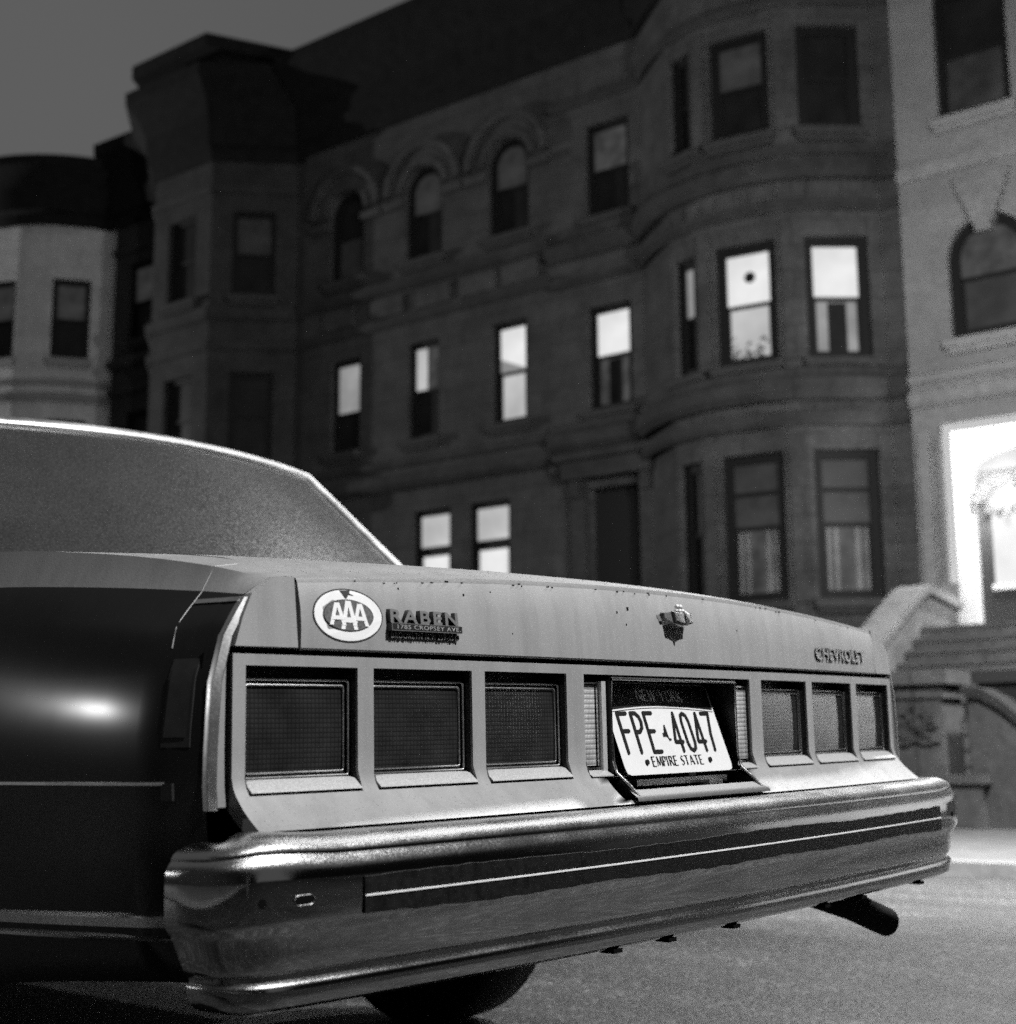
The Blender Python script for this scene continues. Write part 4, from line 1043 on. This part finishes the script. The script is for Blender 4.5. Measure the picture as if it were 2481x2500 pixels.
# H1: light house with lit doorway
R0, R1 = -7.63, -1.2
h1 = empty('row_house', SM(0, 20), 'pale stone house with a dazzling lit doorway at the right edge', 'house', 'row houses across the street')
mb = MB(); DX0, DX1, DZ = -7.02, -4.9, 5.30
wall_panel(mb, (R0, 0), (R1, 0), -.2, 14, [(DX0-R0, DX1-R0, 2.42, DZ), (-6.95-R0, -5.75-R0, 6.70, 8.55), (-6.95-R0, -5.85-R0, 10.15, 12.2), (-4.4-R0, -3.3-R0, 6.7, 8.5), (-4.4-R0, -3.3-R0, 10.2, 12.1), (-4.2-R0, -3.2-R0, 3.1, 5.2)], d=.45)
r = .60; cx = -6.35
for s in (-1, 1):
    pts = [(cx+s*r, 8.55), (cx+s*r, 8.55-r)]+[(cx+s*r*cos(pi/2*i/8), 8.55-r+r*sin(pi/2*i/8)) for i in range(1, 9)]
    mb.prism(pts, lambda x, z: (x, .002, z), lambda x, z: (x, .3, z))
mb.box(R0+.02, R1-.02, .95, 10, -.2, 14); mb.build('wall', 'limestone', h1)
mb = MB()
for z, hh, o_ in ((5.75,.22,.12),(6.1,.14,.08),(9.3,.2,.1)): band(mb, [(R0, 0), (R1, 0)], COURSE(z, hh, o_))
mb.box(R0+.08, R0+.26, -.06, .01, 3.0, 5.4); mb.box(R0+.38, R0+.50, -.09, .01, 3.1, 5.3); mb.box(R0+.36, R0+.60, -.16, .01, 2.85, 3.1)
mb.build('belt_course', 'trim_light', h1)
mb = MB()   # carved corbel between the upper windows
for i in range(7): mb.box(-6.35-.42+.05*i, -6.35+.42-.05*i, -.10-.01*i, .01, 9.15-.13*i-.13, 9.15-.13*i)
mb.build('carved_corbel', 'limestone', h1)
window(h1, Matrix.Translation((-6.95, 0, 6.70)), 1.2, 1.85, 'lit_low', 'lit_dim', arch=True, sill='trim_light', fw=.15)
window(h1, Matrix.Translation((-6.95, 0, 10.15)), 1.1, 2.05, 'window_dark', 'window_dim', sill='trim_light', fw=.09)
window(h1, Matrix.Translation((-4.4, 0, 6.7)), 1.1, 1.8, 'window_dark', 'window_dark', sill='trim_light'); window(h1, Matrix.Translation((-4.4, 0, 10.2)), 1.1, 1.9, 'window_dark', 'window_dark', sill='trim_light'); window(h1, Matrix.Translation((-4.2, 0, 3.1)), 1.0, 2.1, 'lit_mid', 'lit_mid', sill='trim_light')
mb = MB(); band(mb, [(R0, 0), (R1, 0)], CORN(14, 15.5, .9)); mb.build('cornice', 'cornice_dark', h1)
# doorway: white painted reveal, ceiling, transom, wreathed door
mb = MB(); w = .10
mb.box(DX0-.14, DX0, -.10, .02, 2.42, DZ+.14); mb.box(DX0, DX1+.14, -.10, .02, DZ, DZ+.14); mb.box(DX1, DX1+.14, -.10, .02, 2.42, DZ)
mb.box(DX0+.001, DX0+.02, .02, .95, 2.42, DZ); mb.box(DX0, DX1, .02, .95, DZ-.02, DZ-.001)
mb.box(DX0, DX1, .02, .95, 2.36, 2.425)
mb.build('door_surround', 'frame_white', h1)
mb = MB(); mb.box(DX0+.02, DX1, .50, .6, 2.43, DZ); mb.build('vestibule_wall', 'frame_white', h1)
mb = MB()
dx = DX0+.14
mb.box(dx, dx+.95, .42, .48, 2.43, 4.75); door = mb.build('door', 'door_wood', h1)
mb = MB(); mb.box(dx+.20, dx+.62, .40, .419, 3.10, 4.35); mb.build('door_pane', 'lit_bright', door)
mb = MB(); mb.box(dx+.16, dx+.66, .38, .415, 3.02, 3.10); mb.build('pane_ledge', 'frame_white', door)
mb = MB(); mb.prism([(dx+.0, 4.78), (dx+1.9, 4.78)]+[(dx+.95+.95*cos(pi*i/12), 4.78+.30*sin(pi*i/12)) for i in range(13)], lambda x, z: (x, .40, z), lambda x, z: (x, .44, z)); mb.build('transom_window', 'lit_shade', h1)
mb = MB()
for i in range(150):
    a = random.uniform(0, 2*pi); rr_ = random.gauss(.30, .06); x = dx+.42+rr_*cos(a); z = 4.38+rr_*sin(a)*.8; s_ = random.uniform(.03, .07); y = .36+random.uniform(-.05, .04)
    mb.add([(x-s_, y, z), (x, y-.02, z-s_*.5), (x+s_, y, z+s_*.3), (x, y+.02, z+s_)], [(0,1,2,3)])
mb.build('garland', 'leaf', door)
mb = MB(); ball(mb, (dx+.75, .18, 5.10), .07, 14); mb.tube([(dx+.75, .18, 5.16), (dx+.75, .18, DZ-.02)], .012, 8); mb.build('porch_lamp', 'lamp_globe', h1, 60)
# stoop of H1
mb = MB(); NS = 14
for i in range(NS): mb.box(DX0-.02, DX1, -1.35-.29*(i+1), -1.35-.29*i if i else -.0, -.1, 2.36-.175*i-.0)
mb.box(DX0-.02, DX1, -1.35, -.10, -.1, 2.375)
stp = mb.build('stoop', 'stoop_dark', h1)
mb = MB()
for i in range(NS): mb.box(DX0-.02, DX1, -1.35-.29*(i+1)-.03, -1.35-.29*(i+1)+.03, 2.36-.175*i-.045, 2.36-.175*i+.004)
mb.build('step_nosing', 'concrete', stp)
mb = MB()
def cheek(x0, x1):
    # landing wall then raking wall, profile in (n, z)
    pr = [(-.10, 2.3), (-.10, 2.72), (-1.30, 2.85), (-1.55, 2.78), (-5.0, .95), (-5.2, .10), (-.10, .10)]
    mb.prism(pr, lambda y, z: (x0, y, z), lambda y, z: (x1, y, z))
    cp = [(-.10, 2.72), (-1.32, 2.85), (-1.60, 2.76), (-5.05, .93), (-5.05, 1.03), (-1.58, 2.88), (-1.28, 2.97), (-.10, 2.84)]
    mb.prism(cp, lambda y, z: (x0-.08, y, z), lambda y, z: (x1+.08, y, z))
cheek(DX0-.36, DX0-.06); cheek(DX1+.06, DX1+.36)
mb.build('stair_wall', 'stoop_light', h1)
# next house, light, out of the frame to the right (lights the street and shows in the chrome)
h0 = empty('row_house', SM(0, 20), 'pale stone house beyond the right edge, standing by the added lamps', 'house', 'row houses across the street')
mb = MB(); wall_panel(mb, (-1.2, 0), (18, 0), -.2, 14, [(2+i*2.6, 3.1+i*2.6, z, z+1.9) for i in range(6) for z in (3, 6.6, 10.2)]); mb.box(-1.18, 18, .9, 10, -.2, 14); mb.build('wall', 'limestone', h0)
for i in range(6):
    for z in (3, 6.6, 10.2): window(h0, Matrix.Translation((-1.2+2+i*2.6, 0, z)), 1.1, 1.9, 'window_dark', 'window_dark', sill='trim_light')

hx = empty('row_house', SM(0, 20), 'dark brownstone row continuing beyond the pale corner house, out of the frame', 'house', 'row houses across the street')
mb = MB(); wall_panel(mb, (18, 0), (75, 0), -.2, 13, [(2+i*2.6, 3.1+i*2.6, z, z+1.9) for i in range(20) for z in (3, 6.6, 10.2)]); mb.box(18, 75, .9, 10, -.2, 13); mb.build('wall', 'brownstone_far', hx)

# yard walls, newels
mb = MB(); mb.box(-.24, .24, -.24, .24, -.02, 1.30); mb.box(-.31, .31, -.31, .31, 1.30, 1.42); mb.box(-.27, .27, -.27, .27, 1.18, 1.24)
for i in range(26):
    a = random.uniform(0, 2*pi); x = random.uniform(-.17, .17); z = random.uniform(.80, 1.10); s_ = random.uniform(.03, .06); mb.box(x-s_, x+s_, -.28, -.23, z-s_*.7, z+s_*.7)
nw = empty('stone_newel', SM(-4.72, 12.3), 'carved stone gate pier with a projecting cap, in front of the lit stoop', 'pier')
mb.build('pier', 'stoop_dark', nw)
mb = MB(); mb.box(-.55, .55, -.25, .25, -.02, .45); mb.box(-.60, .60, -.3, .3, .45, .52); mb.build('plinth', 'stoop_dark', nw)
ws = empty('scroll_wall', SM(-4.30, 12.3), 'low stone wall with a curved scroll top beside the carved pier', 'wall')
mb = MB(); top = [(0, 1.18), (.12, 1.17), (.28, 1.08), (.45, .93), (.62, .78), (.85, .70), (5.5, .66)]
for a, b_ in zip(top, top[1:]): mb.add([(a[0], -.14, .0), (b_[0], -.14, .0), (b_[0], -.14, b_[1]), (a[0], -.14, a[1]), (a[0], .14, .0), (b_[0], .14, .0), (b_[0], .14, b_[1]), (a[0], .14, a[1])], [(0,1,2,3), (4,5,6,7), (3,2,6,7)])
mb.build('wall', 'stoop_dark', ws)
mb = MB()
for a, b_ in zip(top, top[1:]): mb.add([(p[0], y, p[1]+dz_) for p in (a, b_) for y in (-.2, .2) for dz_ in (0, .09)], [(0,1,3,2),(4,6,7,5),(0,4,5,1),(2,3,7,6),(0,2,6,4),(1,5,7,3)])
mb.build('coping', 'trim_brown', ws)
bn = empty('shaded_newel', SM(-4.02, 13.1, .075), 'dark block for the shaded right newel, behind the scroll wall at the right edge', 'newel')  # lidded block standing in for the shaded newel of the right stair wall
mb = MB(); mb.prism([(-.40,-.30),(.40,-.30),(.40,.30),(-.40,.30)], lambda x, y: (x*.86, y*.86, 0), lambda x, y: (x, y, 1.25)); mb.build('newel_body', 'newel_shade_dark', bn)
mb = MB(); mb.box(-.44, .44, -.36, .34, 1.25, 1.36); mb.box(-.6, -.4, -.1, .1, .95, 1.1); mb.build('lid', 'newel_shade_dark', bn)
lw = empty('yard_wall', SM(-17.95, 12.3), 'low dark stone yard wall running left behind the car', 'wall')
mb = MB(); mb.box(-20, 12.8, -.15, .15, 0, .75); mb.build('wall', 'stoop_dark', lw)
mb = MB(); mb.box(-20, 12.8, -.2, .2, .75, .83); mb.build('coping', 'stoop_dark', lw)

# near side of the street: a row behind and left of the camera, seen only as dark reflections
hn = empty('row_house', SM(10, -7.5) @ Matrix.Rotation(pi, 4, 'Z'), 'dark brick row on the near side of the street, behind the camera', 'house', 'row houses on the near side')
mb = MB(); wall_panel(mb, (-62, 0), (62, 0), -.2, 13, [(1+i*2.4, 2.1+i*2.4, z, z+1.9) for i in range(50) for z in (2.5, 5.8, 9.2)]); mb.box(-62, 62, .5, 9, -.2, 13)
mb.build('wall', 'brownstone_far', hn)

# ------------------------------------------------------------------ lights
def lamp(name, loc, power, rad=.12, label='', spot=None):
    L = bpy.data.lights.new(name, 'POINT'); L.energy = power; L.shadow_soft_size = rad
    o = bpy.data.objects.new(name, L); COL.objects.link(o); o.location = loc; return o
def street_lamp(loc, power, label, arm, rad=.10):
    """pole at loc+arm, head above loc"""
    x, y, z = loc; e = empty('street_lamp', Matrix.Translation((x+arm[0], y+arm[1], 0)), label, 'street lamp', 'street lamps outside the frame')
    m_ = MB(); m_.tube([(0, 0, 0), (0, 0, z-.8), (-arm[0]*.3, -arm[1]*.3, z+.1), (-arm[0], -arm[1], z+.32)], [.1, .06, .05, .04], 10); m_.build('pole', 'lamp_post', e, 50)
    m_ = MB(); m_.prism([(.20*cos(2*pi*i/14), .12*sin(2*pi*i/14)) for i in range(14)], lambda a, b_: (-arm[0]+a*1.3, -arm[1]+b_*1.3, z+.18), lambda a, b_: (-arm[0]+a*.8, -arm[1]+b_*.8, z+.34)); m_.build('lamp_head', 'lamp_post', e)
    l_ = lamp('lamp', (-arm[0], -arm[1], z), power, rad); l_.parent = e
    return e
def beam_cone(root, power, size, blend, aim, rad=.10):
    """cut-off shade: an added spot cone, set to limit where the light falls"""
    for ch in list(root.children):
        if ch.type == 'LIGHT':
            S = bpy.data.lights.new('lamp', 'SPOT'); S.energy = power; S.shadow_soft_size = rad; S.spot_size = radians(size); S.spot_blend = blend
            l_ = bpy.data.objects.new('lamp', S); COL.objects.link(l_); l_.parent = root; l_.location = ch.location
            d_ = Vector(aim)-(root.matrix_world.translation+ch.location); l_.rotation_euler = d_.to_track_quat('-Z', 'Y').to_euler(); bpy.data.objects.remove(ch)
beam_cone(street_lamp((.75, -6.2, 8.8), 1, 'cobra-head street lamp behind the camera, its narrow cone added', (-3.0, 0)), 6300, 31, .3, (.75, 1.75, .6))
p_ = street(-1.5, 6.0, 5.8)
beam_cone(street_lamp(tuple(p_), 1, 'added lamp over the far lane beyond the right edge, brightening the road', (2.7, 0)), 12500, 60, .85, (p_.x+1.5, p_.y+1.8, 0), .15)  # unseen lamp added to brighten the right side of the road
street_lamp(tuple(street(-2.3, 11.8, 5.6)), 2300, 'added lamp across the street beyond the right edge, lighting the facades', (1.2, 0), .15)  # unseen lamp added to bring light onto the right-hand facades
street_lamp(tuple(street(-46, 10.2, 8.0)), 16000, 'street lamp farther down the block to the left', (1.2, 0), .15)
street_lamp(tuple(street(-1.5, 6.3, 5.6)), 2600, 'added lamp across the street beyond the right edge, lighting the facades', (2.5, 0), .15)  # another unseen lamp added to lift the road on the right
pl_ = lamp('porch_light', (dx+.42, .02, 4.50), 300, .10); pl_.parent = h1
for r_ in (3.5, 7.5):
    S = bpy.data.lights.new('added_wall_spot', 'SPOT'); S.energy = 2300; S.shadow_soft_size = .08; S.spot_size = radians(130); S.spot_blend = .6  # unseen spots added so this front shows bright in the tail lenses
    q_ = bpy.data.objects.new('added_wall_spot', S); COL.objects.link(q_); q_.parent = h0; q_.location = (r_, -2.4, 3.2); q_.rotation_euler = Vector((0, 1, -.55)).to_track_quat('-Z', 'Y').to_euler()
S = bpy.data.lights.new('near_porch_light', 'SPOT'); S.energy = 460; S.shadow_soft_size = .12; S.spot_size = radians(34); S.spot_blend = .5
o = bpy.data.objects.new('near_porch_light', S); COL.objects.link(o); o.location = (-9.45, 9.3, 3.13); o.rotation_euler = (Vector((-.93, .3, .77))-o.location).to_track_quat('-Z', 'Y').to_euler()
# ------------------------------------------------------------------ world
W = bpy.data.worlds.new('World'); SC.world = W; W.use_nodes = True; nt = W.node_tree
bg = nt.nodes['Background']
tc = nt.nodes.new('ShaderNodeTexCoord'); n = nt.nodes.new('ShaderNodeTexNoise'); n.inputs['Scale'].default_value = 2.2; n.inputs['Detail'].default_value = 2
nt.links.new(tc.outputs['Generated'], n.inputs['Vector'])
nt.links.new(ramp(nt, n.outputs['Fac'], [(.3, .098), (.7, .118)]), bg.inputs['Color']); bg.inputs['Strength'].default_value = 1
SC.view_settings.view_transform = 'Standard'; SC.view_settings.look = 'None'; SC.view_settings.exposure = 0; SC.view_settings.gamma = 1
SC.cycles.use_denoising = False; SC.cycles.max_bounces = 6; SC.cycles.diffuse_bounces = 3; SC.cycles.glossy_bounces = 4; SC.cycles.sample_clamp_indirect = 3; SC.cycles.sample_clamp_direct = 6
SC.cycles.caustics_reflective = False; SC.cycles.caustics_refractive = False
